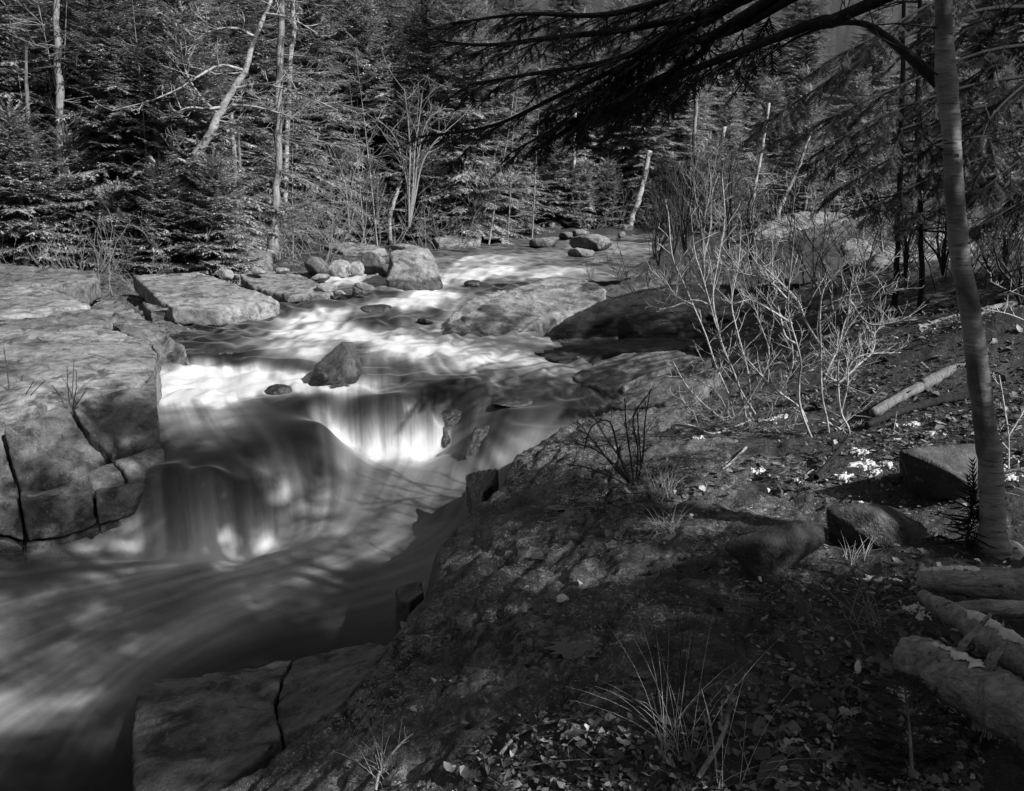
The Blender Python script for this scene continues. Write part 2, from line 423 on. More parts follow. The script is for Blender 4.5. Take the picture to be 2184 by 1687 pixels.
def land(XY, detail=True):
    """height and bare rock share of the ground"""
    XY = np.asarray(XY, dtype=np.float64)
    Q = to_q(XY)
    B = bank_fit(Q); z, rock = B[:, 0], np.clip(B[:, 1], 0, 1)
    r = np.hypot(XY[:, 0], XY[:, 1])
    near = (r < 45) & (np.abs(Q[:, 0]) < 1.5)
    d = np.full(len(XY), 9.0); bed = z.copy()
    if near.any():
        p3 = np.concatenate([XY, np.zeros((len(XY), 1))], 1)[near]
        d[near] = shore_dist(XY[near]) + 0.05 * fbm(p3 * 2.3, 3) * np.clip(r[near] / 6, .5, 2.5)
        w = water_fit(Q[near])[:, 0]
        bed[near] = np.minimum(w - 0.16 + .05 * fbm(p3 * 3, 3), z[near] + 0.1)
    if detail:
        p = np.concatenate([XY, np.zeros((len(XY), 1))], 1)
        lod = np.clip(r / 8, 1, 8)
        warp = fbm(p * .8 + 5, 3)
        big = fbm(p * np.array([.9, 1.7, 1]) + warp[:, None] * .5, 4)
        med = ridged(p * np.array([2.2, 4.6, 1]) + warp[:, None], 3) - .55
        fin = fbm(p * 17, 4) * np.clip(2.4 - r / 6, .2, 1)
        lump = np.clip(fbm(p * 7.0 + 3.3, 4), -.2, 1)
        ca, sa = .50, .866
        pr = np.column_stack([XY[:, 0] * ca + XY[:, 1] * sa, -XY[:, 0] * sa + XY[:, 1] * ca, np.zeros(len(XY))])
        lay = ridged(pr * np.array([1.1, 7.0, 1]) + warp[:, None] * .9, 4) - .5
        pit = np.clip(fbm(p * 11 + 8, 4) - .12, 0, 1)
        crk = np.exp(-(perlin(pr * np.array([.35, .8, 1]) + warp[:, None] * .25 + 2.7) / .022) ** 2) + .7 * np.exp(-(perlin(pr * np.array([.9, 1.3, 1]) + 7.1) / .03) ** 2)
        rk = -.045 * crk * (r < 18) + (.035 * lay - .05 * pit * np.clip(1.6 - r / 9, 0, 1)) + (.06 * big + .045 * med + .022 * fin)
        so = (.05 * big + .030 * lump + .016 * fin)
        z = z + np.where(r < 45, (rk * rock + so * (1 - rock)) * np.clip(lod, 1, 3), big * .6)
        lc = U(1340, 745, -.25); z = z - .20 * np.exp(-(((XY[:, 0] - lc.x) / 1.7) ** 2 + ((XY[:, 1] - lc.y) / 2.2) ** 2))     # hollow under the ledge sheets
        # bedding steps across the bare rock
        st = z / .085 + warp * 1.1 + XY[:, 0] * 1.2
        fr = st - np.floor(st)
        z = z + rock * .030 * (sstep(fr, .25, .75) - fr) * (r < 30)
    wdt = .05 + .02 * r
    k = sstep(d, -0.12, 1.0 * wdt)
    return np.where(d < 8, bed + (np.maximum(z, bed) - bed) * k, z), rock, d

def gz(x, y):
    return float(land(np.array([[x, y]]))[0][0])

# ground mesh: fine where the view is, coarse all round
_az = np.concatenate([np.linspace(-math.pi, -.72, 26)[:-1], np.linspace(-.72, .72, 540), np.linspace(.72, math.pi, 26)[1:]])
_lr = np.concatenate([np.linspace(math.log(.35), math.log(1.7), 16)[:-1], np.linspace(math.log(1.7), math.log(32), 430), np.linspace(math.log(32), math.log(600), 46)[1:]])
AZ, LR = np.meshgrid(_az, _lr)
_xy = np.stack([np.sin(AZ) * np.exp(LR), np.cos(AZ) * np.exp(LR)], 2).reshape(-1, 2)
GZ, GROCK, GD = land(_xy)
nr, nc = AZ.shape
def grid_faces(nr, nc, keep=None):
    i = np.arange(nr * nc).reshape(nr, nc)
    F = np.stack([i[:-1, :-1], i[1:, :-1], i[1:, 1:], i[:-1, 1:]], 2).reshape(-1, 4)[:, ::-1]
    return F if keep is None else F[keep]
def ground_material():
    t = NT('ground_cover')
    c = t.coord('Object')
    rock = t.attr('rock')
    n1 = t.noise(c, 2.2, 6, 0.6, 0.5); n2 = t.noise(c, 11, 6, 0.68, 0.6); n3 = t.noise(c, 55, 4, 0.7); n4 = t.noise(c, 150, 2, 0.6)
    v = t.voro(c, 26)
    # rock: grey with dark moss rags and pale lichen crusts
    rk = t.mix(t.ramp(n1, [(0.35, 0), (0.65, 1)]), 0.045, 0.15)
    rk = t.math('MULTIPLY', rk, t.ramp(n3, [(0.3, 0.45), (0.5, 1.0), (0.7, 1.7)]))
    moss = t.math('MULTIPLY', t.ramp(n2, [(0.47, 0), (0.53, 1)]), t.ramp(t.noise(c, 1.1, 4, .6), [(0.40, 0.25), (0.56, 1)]))
    rk = t.mix(moss, rk, t.math('MULTIPLY', t.ramp(n4, [(.3, .4), (.7, 1.8)]), .014))
    lic = t.noise(c, 34, 7, 0.78, 1.4); lz = t.noise(c, 1.7, 4, .65)
    rk = t.mix(t.math('MULTIPLY', t.ramp(lic, [(0.56, 0), (0.60, 1)]), t.ramp(lz, [(0.40, 0.15), (0.56, 1)])), rk, t.math('MULTIPLY', t.ramp(n4, [(.3, .6), (.7, 1.3)]), .44))
    # soil: needles, crumbs and broken leaves
    so = t.mix(t.ramp(n2, [(0.35, 0), (0.7, 1)]), 0.016, 0.05)
    so = t.math('MULTIPLY', so, t.ramp(n4, [(0.3, 0.4), (0.7, 1.8)]))
    crumb = t.math('MULTIPLY', t.ramp(v.outputs['Distance'], [(0.10, 1), (0.24, 0)]), t.ramp(n3, [(0.52, 0), (0.58, 1)]))
    so = t.mix(crumb, so, 0.22)
    f = t.math('ADD', rock, t.math('MULTIPLY', t.math('SUBTRACT', n1, 0.5), 1.6))
    f = t.math('ADD', f, t.math('MULTIPLY', t.math('SUBTRACT', n2, 0.5), 1.2))
    col = t.mix(t.ramp(f, [(0.38, 0), (0.62, 1)]), so, rk)
    # stream bed and splash zone are dark and wet
    wet = t.attr('wet')
    col = t.math('MULTIPLY', col, t.mix(wet, 1.0, 0.42))
    rough = t.mix(wet, 0.8, 0.32)
    h = t.math('ADD', t.math('MULTIPLY', n2, 2.0), t.math('ADD', t.math('MULTIPLY', n3, 0.8), t.math('MULTIPLY', n4, 0.25)))
    return t.done(t.principled(col, rough, t.bump(h, 0.9, 0.025), 0.35))

M['ground'] = ground_material()
me = mesh_np('ground', np.column_stack([_xy, GZ]), grid_faces(nr, nc), M['ground'], True)
for nm, arr in (('rock', GROCK), ('wet', 1 - sstep(GD, -.02, .28))):
    a = me.attributes.new(nm, 'FLOAT', 'POINT'); a.data.foreach_set('value', arr.astype(np.float32))
ground = link('ground', me); ground['kind'] = 'structure'

# ------------------------------------------------------------------ water
def water_material():
    t = NT('stream_water')
    foam = t.attr('foam'); lic = t.attr('streak'); deep = t.attr('deep')
    c = t.coord('Object')
    n = t.noise(c, 5, 3, 0.5)
    white = t.principled(t.math('ADD', 0.34, t.math('MULTIPLY', lic, 0.36)), 0.6, None, 0.25)
    tint = t.mix(deep, 0.75, 0.10)
    tr = t.node('ShaderNodeBsdfTransparent'); t.inp(tr, 'Color', tint)
    gl = t.node('ShaderNodeBsdfGlossy'); t.inp(gl, 'Roughness', 0.42); t.inp(gl, 'Color', (.9, .9, .9, 1))
    t.l.new(t.bump(t.math('ADD', t.math('MULTIPLY', lic, 1.0), t.math('MULTIPLY', n, .4)), 0.35, 0.03), gl.inputs['Normal'])
    fr = t.node('ShaderNodeFresnel'); fr.inputs['IOR'].default_value = 1.33
    m1 = t.node('ShaderNodeMixShader'); t.l.new(fr.outputs[0], m1.inputs[0]); t.l.new(tr.outputs[0], m1.inputs[1]); t.l.new(gl.outputs[0], m1.inputs[2])
    m2 = t.node('ShaderNodeMixShader'); t.l.new(foam, m2.inputs[0]); t.l.new(m1.outputs[0], m2.inputs[1]); t.l.new(white, m2.inputs[2])
    return t.done(m2.outputs[0])

M['water'] = water_material()
waz = np.arange(-.80, .34, .0021); wlr = np.arange(math.log(2.3), math.log(36), .0032)
WA, WL = np.meshgrid(waz, wlr)
wq = np.stack([WA.ravel(), WL.ravel()], 1)
wxy = np.stack([np.sin(WA) * np.exp(WL), np.cos(WA) * np.exp(WL)], 2).reshape(-1, 2)
wf = water_fit(wq)
wnr, wnc = WA.shape
# long exposure streaks: noise smeared along the flow
dirA = (wf[:, 2] / .0021).reshape(wnr, wnc); dirL = (wf[:, 3] / .0032).reshape(wnr, wnc)
nn = np.hypot(dirA, dirL) + 1e-9; dirA /= nn; dirL /= nn
rs = np.random.RandomState(3)
def blur(a, k):
    ker = np.ones(k) / k
    a = np.apply_along_axis(lambda m: np.convolve(m, ker, 'same'), 0, a)
    return np.apply_along_axis(lambda m: np.convolve(m, ker, 'same'), 1, a)
def lic(noise, L):
    out = noise.copy(); tot = 1.0
    for sgn in (1, -1):
        x, y = np.meshgrid(np.arange(wnc, dtype=float), np.arange(wnr, dtype=float))
        for k in range(L):
            ix = np.clip(x.astype(int), 0, wnc - 1); iy = np.clip(y.astype(int), 0, wnr - 1)
            x = x + sgn * dirA[iy, ix] * 1.3; y = y + sgn * dirL[iy, ix] * 1.3
            ix = np.clip(x.astype(int), 0, wnc - 1); iy = np.clip(y.astype(int), 0, wnr - 1)
            out += noise[iy, ix]
        tot += L
    out = out / tot
    return (out - out.mean()) / (out.std() + 1e-9)
l1 = lic(rs.rand(wnr, wnc), 26)
l2 = lic(blur(rs.rand(wnr, wnc), 5), 34)
l3 = lic(blur(rs.rand(wnr, wnc), 15), 40)
l4 = lic(blur(blur(rs.rand(wnr, wnc), 19), 11), 14)
zf = wf[:, 0].reshape(wnr, wnc)
# little ledges under the rapids: the slope is broken into steps with wandering edges
p3 = np.column_stack([wxy, np.zeros(len(wxy))]); wr = np.exp(wq[:, 1])
wob = (fbm(p3 * np.array([.9, .7, 1]) + 11, 3) * 2.0 + fbm(p3 * 2.6 + 5, 2) * .45).reshape(wnr, wnc)
st_ = zf / .12 + wob; fr_ = st_ - np.floor(st_)
stair = (np.floor(st_) + sstep(fr_, .55, 1.0) - wob) * .12
wz_ = (sstep(wr, 8.6, 9.8)).reshape(wnr, wnc) + (sstep(wxy[:, 0], -.9, -.3) * sstep(wr, 6.9, 7.4) * (wf[:, 0] > -1.12)).reshape(wnr, wnc)
zf = zf + (stair - zf) * np.clip(wz_, 0, 1) * .9
farz = sstep(WL, math.log(8.8), math.log(9.8)); zf = blur(zf, 3) * farz + blur(blur(zf, 7), 5) * (1 - farz)
gr = -np.gradient(zf, axis=0) / (.0032 * np.exp(WL))
drop = np.abs(np.gradient(zf, axis=0)) / (.0032 * np.exp(WL))
steep = sstep(drop, .25, 1.1)
# aerated water: born on the drops, carried down the flow and fading
src = sstep(drop, .10, .75) * np.clip(.75 + .22 * l2, .2, 1.4)
adv = np.zeros_like(src); wsum = 0; xg, yg = np.meshgrid(np.arange(wnc, dtype=float), np.arange(wnr, dtype=float))
for k in range(64):
    ix = np.clip(xg.astype(int), 0, wnc - 1); iy = np.clip(yg.astype(int), 0, wnr - 1)
    w_ = math.exp(-k / 22.0); adv += w_ * src[iy, ix]; wsum += w_
    xg = xg - dirA[iy, ix]; yg = yg - dirL[iy, ix]
adv = blur(adv / wsum, 3)
soft = blur(l3, 9); soft = soft / soft.std()
streak = (l1 * .30 + l2 * .7 + l3) * (.3 + .35 * steep) + soft * .9 * (1 - .6 * steep) + l2 * .3
streak = (streak / streak.std()).ravel()
steep = steep.ravel(); adv = adv.ravel(); wv = l4.ravel()
blot = fbm(p3 * np.array([1.1, 1.5, 1]) + 3, 4)
up = sstep(wq[:, 1], math.log(7.8), math.log(9.5))
hand = np.clip(wf[:, 1], 0, 1) * (1 + .7 * blot * (1 - steep)) * (1 + (.5 * wv + .25 * l2.ravel()) * (.3 + .7 * up) * (1 - .7 * steep))
h2 = np.clip(hand, 0, 1.3)
foam = np.clip(h2 * (.70 - .45 * up) + h2 ** 2 * (.10 + .62 * up) + adv * (.35 + .65 * np.clip(wf[:, 1] * 1.3, 0, 1)) * (.50 + .75 * up), 0, 1.1)
fo = np.clip(foam * (1 + .28 * streak) + .03 * streak * (foam > .05), 0, .90) ** 1.7
st01 = np.clip(.5 + .22 * streak, 0, 1)
wzz = zf.ravel() + .016 * wv * up * np.clip(wr / 12, .6, 1.8) + .006 * streak * np.clip(wr / 6, .7, 2.2) * (.3 + foam) + .03 * fbm(p3 * np.array([2.2, 1.6, 1]), 3) * np.clip(foam * 1.6, .15, 1) * np.clip(wr / 8, .5, 1.6)
wd = shore_dist(wxy)
ok = (wd < .45 + .01 * wr).reshape(wnr, wnc)
keep = (ok[:-1, :-1] & ok[1:, :-1] & ok[1:, 1:] & ok[:-1, 1:]).ravel()
F = grid_faces(wnr, wnc, keep)
used = np.unique(F); remap = np.full(wnr * wnc, -1); remap[used] = np.arange(len(used))
me = mesh_np('stream', np.column_stack([wxy, wzz])[used], remap[F], M['water'], True)
deep = sstep(-wd, .0, .55)
for nm, arr in (('foam', fo), ('streak', st01), ('deep', deep)):
    a = me.attributes.new(nm, 'FLOAT', 'POINT'); a.data.foreach_set('value', arr[used].astype(np.float32))
stream = link('water', me); stream['kind'] = 'structure'

# ------------------------------------------------------------------ rocks
def remesh_rock(name, bm, voxel, smooth, mat, rough=.02, freq=3.0, strata=0.0, seed=0, chips=.0, crack=.02):
    bmesh.ops.triangulate(bm, faces=bm.faces)
    bmesh.ops.recalc_face_normals(bm, faces=bm.faces)
    c = sum((v.co for v in bm.verts), Vector()) / len(bm.verts)
    zmin = min(v.co.z for v in bm.verts)
    base = Vector((c.x, c.y, zmin))
    for v in bm.verts: v.co -= base
    me = bpy.data.meshes.new(name); bm.to_mesh(me); bm.free()
    o = bpy.data.objects.new(name + '_tmp', me); COL.objects.link(o)
    m = o.modifiers.new('r', 'REMESH'); m.mode = 'VOXEL'; m.voxel_size = voxel
    if smooth:
        s = o.modifiers.new('s', 'SMOOTH'); s.factor = .5; s.iterations = smooth
    dg = bpy.context.evaluated_depsgraph_get()
    me2 = bpy.data.meshes.new_from_object(o.evaluated_get(dg))
    bpy.data.objects.remove(o); bpy.data.meshes.remove(me)
    n = len(me2.vertices)
    V = np.empty(n * 3, dtype=np.float32); me2.vertices.foreach_get('co', V); V = V.reshape(-1, 3).astype(np.float64)
    N = np.empty(n * 3, dtype=np.float32); me2.vertex_normals.foreach_get('vector', N); N = N.reshape(-1, 3)
    p = V * freq + seed * 7.77
    d = rough * fbm(p, 4) + rough * .45 * (ridged(p * 2.3 + 4, 3) - .5) + rough * .35 * fbm(p * 6, 3)
    if strata: d = d + strata * perlin(np.column_stack([p[:, 0] * .3, p[:, 1] * .3, V[:, 2] * 14 + p[:, 0] * .5]))
    if chips: d = d - chips * sstep(fbm(p * 1.3 + 31, 3), .15, .32)
    ck = np.exp(-(perlin(V * np.array([.55, .8, 1.3]) + seed * 3.1) / .018) ** 2)
    d = d - crack * ck * min(1.0, voxel / .03 + .4)
    V += N * d[:, None]
    me2.vertices.foreach_set('co', V.astype(np.float32).ravel())
    me2.polygons.foreach_set('use_smooth', np.ones(len(me2.polygons), dtype=bool))
    me2.materials.clear(); me2.materials.append(mat); me2.update(); me2.name = name
    return me2, base

def shrink(poly, g):
    """pull a closed list of points towards the inside by about g metres"""
    c = sum(poly, Vector()) / len(poly)
    out = []
    n = len(poly)
    for i, p in enumerate(poly):
        d = c - p
        out.append(p + d * min(.3, g / max(d.length, 1e-3)))
    return out

def slab(name, label, top, depth, mat, voxel=.017, smooth=1, rough=.018, gap=.007, down=None, cat='rock', group=None, **kw):
    """rock with a traced top face, carried down by depth"""
    top = shrink(top, gap)
    dv = down if down is not None else Vector((0, 0, -depth))
    bm = bmesh.new()
    a = [bm.verts.new(p) for p in top]; b = [bm.verts.new(p + dv) for p in top]
    bm.faces.new(a); bm.faces.new(b[::-1])
    for i in range(len(a)):
        j = (i + 1) % len(a)
        bm.faces.new((a[j], a[i], b[i], b[j]))
    me, base = remesh_rock(name, bm, voxel, smooth, mat, rough, **kw)
    o = link(name, me, loc=base)
    return tag(o, label, cat, group, 'thing')

def boulder(name, label, at, size, mat, seed, rotz=0., voxel=.03, smooth=3, rough=.02, cut=7, flat=0., tilt=(0, 0), cat='boulder', group=None, **kw):
    """rounded angular boulder: an ellipsoid with planes sliced off; `at` is the middle of its base"""
    rng = np.random.RandomState(seed)
    P = rng.normal(size=(900, 3)); P /= np.linalg.norm(P, axis=1)[:, None]
    P = np.sign(P) * np.abs(P) ** .85
    for k in range(cut):
        n = rng.normal(size=3); n /= np.linalg.norm(n)
        h = rng.uniform(.55, .8)
        s = P @ n
        P = np.where((s > h)[:, None], P - n * (s - h)[:, None], P)
    if flat: P[:, 2] = np.minimum(P[:, 2], flat)
    P[:, 2] = np.maximum(P[:, 2], -.8)
    P = P / np.abs(P).max(0)
    P = P * (np.array(size) / 2)
    R = np.array(Matrix.Rotation(rotz, 3, 'Z') @ Matrix.Rotation(tilt[0], 3, 'X') @ Matrix.Rotation(tilt[1], 3, 'Y'))
    P = P @ R.T + np.array([at[0], at[1], at[2] + size[2] * .42])
    bm = bmesh.new()
    for q in P: bm.verts.new(q)
    res = bmesh.ops.convex_hull(bm, input=bm.verts)
    bmesh.ops.delete(bm, geom=list({g for g in res['geom_interior'] + res['geom_unused'] if isinstance(g, bmesh.types.BMVert)}), context='VERTS')
    me, base = remesh_rock(name, bm, voxel, smooth, mat, rough, seed=seed, **kw)
    o = link(name, me, loc=base)
    return tag(o, label, cat, group, 'thing')

def hull_rock(name, label, pts, mat, voxel=.02, smooth=2, rough=.02, cat='boulder', group=None, **kw):
    """convex rock through given corner points"""
    bm = bmesh.new()
    for q in pts: bm.verts.new(q)
    res = bmesh.ops.convex_hull(bm, input=bm.verts)
    bmesh.ops.delete(bm, geom=list({g for g in res['geom_interior'] + res['geom_unused'] if isinstance(g, bmesh.types.BMVert)}), context='VERTS')
    me, base = remesh_rock(name, bm, voxel, smooth, mat, rough, **kw)
    return tag(link(name, me, loc=base), label, cat, group, 'thing')

def PZ(pts):
    """list of picture places with heights to points"""
    return [U(a, b, z) for a, b, z in pts]

def pl0(pts): return [UY(*p) for p in pts]

# left bank: jointed granite blocks over the pool
FA, FB = U(57, 1179, -1.22), U(340, 1126, -1.22)
fdir = (FB - FA); fdir.z = 0; fdir.normalize(); fn = Vector((fdir.y, -fdir.x, 0))
def onface(px, py):
    d = ray(px, py); o = Vector((0, 0, CAM_Z))
    t = (FA - o).dot(fn) / d.dot(fn)
    return o + d * t
rp, rm, rd, rw = M['rock_pale'], M['rock_mid'], M['rock_dark'], M['rock_wet']
inw = -fn * .55
def faceblock(name, label, pts, mat, push=0.0, **kw):
    return slab(name, label, [onface(*p) + fn * (push + .05) for p in pts], 0, mat, down=inw - fn * push, **kw)

faceblock('rock_block', 'mottled granite block at the waterline below the widest tilted slab', [(42,1060),(120,1052),(196,1042),(206,1116),(130,1143),(60,1153)], rm, chips=.012, seed=1)
faceblock('rock_block', 'square granite block left of the curtain waterfall, second course up', [(200,1044),(260,1034),(324,1024),(325,1086),(209,1116)], rm, push=.01, seed=2)
faceblock('rock_block', 'low dark granite block touching the pool at far left', [(55,1157),(130,1147),(203,1120),(213,1164),(140,1185),(57,1200)], rm, seed=3)
faceblock('rock_block', 'low rectangular granite block touching the pool beside the waterfall foot', [(211,1119),(325,1090),(327,1135),(215,1175)], rm, push=.01, seed=4)
faceblock('rock_block', 'thin upright granite sliver between blocks and waterfall curtain', [(328,1024),(350,1030),(352,1130),(330,1135)], rm, push=-.01, seed=5)
faceblock('rock_block', 'dark stained granite block cut by the left picture edge above the pool', [(-60,1064),(38,1060),(52,1152),(20,1140),(-60,1130)], rm, push=-.01, seed=6)
faceblock('rock_block', 'small wet rock at the pool edge in the left corner', [(-60,1136),(20,1146),(50,1160),(55,1205),(-60,1205)], rw, push=.02, seed=7)
zf = onface(200, 1042).z
slab('rock_block', 'pale wedge of granite ledge pointing left above the front blocks', [onface(44,1057), U(121,1041,zf+.03), U(178,1009,-.63), U(239,983,-.61), U(259,1003,-.66), onface(267,1022)+fn*.01, onface(200,1038)+fn*.01, onface(121,1050)], .12, rp, seed=8)
slab('rock_block', 'brightest granite ledge block overhanging the waterfall lip', [U(241,981,-.60), U(299,960,-.57), U(340,946,-.55), U(351,953,-.57), onface(350,985)+fn*.12, onface(342,1012)+fn*.05, onface(272,1022)+fn*.02, U(262,1000,-.65)], .13, rp, seed=9)
slab('rock_slab', 'broad tilted granite slab with a crack on either side, above the wedge ledge', PZ([(4,910,-.27),(36,892,-.22),(81,876,-.2),(129,864,-.19),(150,876,-.22),(166,900,-.30),(194,940,-.44),(230,978,-.60),(162,1012,-.65),(113,1037,-.71),(44,1045,-.72),(24,989,-.56),(12,940,-.38)]), .2, rm, seed=10, chips=.006, gap=.010)
slab('rock_slab', 'tilted granite slab with an oval dark pothole beside the stream', PZ([(156,872,-.21),(172,853,-.18),(226,837,-.16),(299,823,-.15),(330,795,-.1),(337,876,-.28),(338,932,-.48),(338,943,-.52),(299,957,-.56),(238,973,-.6),(224,962,-.57),(194,930,-.44),(172,894,-.29)]), .22, rm, seed=11, gap=.009)
slab('rock_slab', 'narrow dark slab cut by the left edge beside a long crack', PZ([(-80,905,-.27),(0,912,-.29),(8,945,-.4),(20,992,-.57),(38,1048,-.74),(-10,1056,-.76),(-80,1060,-.76)]), .2, rm, seed=12)
slab('rock_slab', 'largest smooth pale granite slab with grass sprouting from its front crack', PZ([(-90,718,.1),(0,706,.12),(53,697,.14),(81,706,.12),(133,708,.12),(194,697,.13),(251,703,.1),(291,718,.05),(323,735,0),(336,751,-.05),(332,786,-.1),(299,819,-.15),(226,835,-.16),(162,849,-.18),(81,872,-.2),(0,896,-.24),(-90,915,-.27)]), .5, rp, voxel=.022, seed=13, rough=.03, freq=1.6, gap=.013)
slab('rock_slab', 'rough dark ledge band behind the largest pale slab', PZ([(-90,690,.1),(0,682,.12),(81,673,.12),(194,653,.13),(243,636,.12),(279,660,.06),(240,690,.06),(194,694,.05),(133,706,.05),(81,704,.05),(0,704,.06),(-90,714,.06)]), .35, rm, voxel=.035, seed=14, rough=.05, chips=.03, strata=.012)
slab('rock_slab', 'rough rounded nose of rock dipping to the stream behind the pothole slab', PZ([(243,634,.12),(283,661,.08),(348,702,-.04),(394,738,-.18),(400,756,-.28),(345,764,-.34),(336,750,-.2),(323,733,-.12),(291,716,-.03),(251,701,.04),(240,690,.05)]), .5, rm, voxel=.035, seed=15, rough=.06, chips=.03)
slab('rock_slab', 'long sunlit shelf with a straight crack on the left bank', PZ([(-90,615,.28),(0,612,.3),(97,610,.3),(140,628,.25),(194,650,.17),(81,668,.16),(0,676,.15),(-90,684,.14)]), .35, rp, voxel=.035, seed=16, rough=.03)
slab('rock_slab', 'mossy upper shelf under the spruces at left edge', PZ([(-90,566,.42),(0,560,.45),(53,567,.42),(202,577,.36),(212,592,.32),(185,608,.28),(97,608,.29),(0,609,.3),(-90,612,.3)]), .35, rm, voxel=.045, seed=17, rough=.05)
slab('rock_slab', 'wide sloping bedrock slab with a dark overhang scar beside the rapids', PZ([(283,586,.27),(350,582,.28),(424,580,.27),(501,604,.15),(560,622,.06),(597,638,-.04),(585,652,-.12),(465,660,-.08),(364,653,-.02),(336,637,.06),(307,609,.18)]), .3, rp, voxel=.035, seed=18, rough=.04, freq=1.6)
slab('rock_slab', 'low rough bedrock step with icy spots under the sloping slab', PZ([(300,640,.03),(364,656,-.06),(465,663,-.11),(585,655,-.15),(560,668,-.24),(465,684,-.32),(370,692,-.36),(350,690,-.34),(320,665,-.1)]), .3, rm, voxel=.035, seed=19, rough=.05, chips=.03)
hull_rock('boulder', 'long tilted slab boulder with a square sawn-looking right end', pl0([(432,510,17.6),(470,511,17.9),(520,522,18.0),(577,537,17.8),(582,580,17.6),(556,590,17.2),(552,562,17.2),(500,570,17.2),(440,560,17.3),(430,590,17.4),(520,592,17.2),(580,545,18.5),(450,515,18.6)]), rm, voxel=.03, seed=20, rough=.03)
slab('rock_slab', 'thin flat sunlit slab lying along the rapids edge', PZ([(509,584,.23),(550,573,.26),(592,580,.2),(640,585,.17),(690,608,.06),(712,622,-.02),(700,630,-.06),(610,629,-.05),(540,614,.02)]), .16, rp, voxel=.035, seed=21, rough=.025, strata=.01)

# boulders and cobbles in the stream
def river(px, py, z, w, h, d=None):
    p = U(px, py, z)
    depth = p.y * CP + (CAM_Z - z) * SP
    k = depth / FPX
    return p, (w * k, (d if d else w * .8) * k, h * k * 1.03)
def stone(label, px, py, z, w, h, mat, seed, d=None, name='boulder', **kw):
    p, s = river(px, py, z, w, h, d)
    p.y += s[1] * .35; p.z -= s[2] * .12
    s = (s[0], s[1], s[2] * 1.12)
    return boulder(name, label, p, s, mat, seed, voxel=max(.014, min(s) / 26), **kw)
hull_rock('boulder', 'biggest boulder in the stream, pale flat topped, tapering right into the rapids', pl0([(832,536,16.4),(872,529,16.6),(914,528,16.8),(927,550,16.7),(892,558,16.3),(838,562,15.8),(822,600,15.7),(830,622,15.7),(880,622,15.6),(925,620,15.7),(946,614,16.0),(938,600,16.3),(915,545,17.4),(840,545,17.3),(930,612,17.3)]), M['stone_pale'], voxel=.03, seed=30, rough=.035)
stone('flat pale rock lying behind the biggest stream boulder', 866, 540, .3, 84, 20, M['stone_pale'], 31, cat='rock', name='rock')
hull_rock('boulder', 'pointed dark speckled boulder splitting the white rapids', pl0([(654,826,9.35),(672,775,9.5),(710,748,9.6),(730,729,9.7),(752,729,9.75),(764,752,9.65),(774,786,9.5),(764,815,9.3),(726,826,9.15),(690,838,9.15),(745,760,9.4),(690,800,9.25),(745,735,10.0),(690,790,10.0),(765,800,10.0)]), M['stone_dark'], voxel=.014, seed=32, rough=.02)
stone('small smooth rock awash below the speckled boulder', 590, 846, -.58, 60, 24, rw, 33, cat='rock', name='rock')
stone('dark wet rock shedding water just above the domed fall', 714, 846, -.58, 76, 28, rw, 34, cat='rock', name='rock')
stone('dark rounded half sunk rock left of the domed fall', 650, 864, -.6, 60, 20, rw, 35, cat='rock', name='rock')
stone('large pale boulder with dark left side in the upper rapids', 1262, 540, .1, 96, 42, M['stone_pale'], 36, rotz=-.2)
stone('low pale dome of rock in front of the upper rapids boulder', 1240, 552, .06, 60, 24, M['stone_pale'], 37, cat='rock', name='rock')
stone('thin flat rock awash at right of the upper rapids', 1268, 562, .03, 60, 10, M['stone_mid'], 38, cat='rock', name='rock')
stone('wide low dark boulder midstream far away', 1164, 529, .13, 72, 26, M['stone_mid'], 39)
stone('small pale boulder behind the upper rapids boulder', 1238, 505, .2, 40, 16, M['stone_pale'], 40)
stone('small dark round boulder far out near the grassy bank', 1208, 510, .2, 34, 16, M['stone_mid'], 41)
stone('tiny cone shaped rock near the leaning dead trunk', 1326, 508, .2, 16, 15, M['stone_pale'], 42, cat='rock', name='rock')
slab('rock_slab', 'broad pale slab on the far left shore with a dark undercut', PZ([(922,506,.42),(960,495,.5),(1000,491,.52),(1026,497,.48),(1024,512,.34),(980,520,.26),(935,522,.24)]), .3, M['stone_pale'], voxel=.05, seed=43, rough=.04)
slab('rock_slab', 'thin flat rock roof over a black gap on the far shore', PZ([(1028,496,.45),(1060,493,.46),(1094,499,.4),(1070,506,.36),(1030,507,.36)]), .09, M['stone_pale'], voxel=.045, seed=44, rough=.02)
slab('rock_slab', 'low lit ledge of jointed rock under the left shore trees', PZ([(690,520,.4),(740,516,.42),(800,522,.36),(826,530,.3),(790,538,.24),(730,536,.26)]), .3, M['stone_pale'], voxel=.05, seed=45, rough=.05, chips=.03)
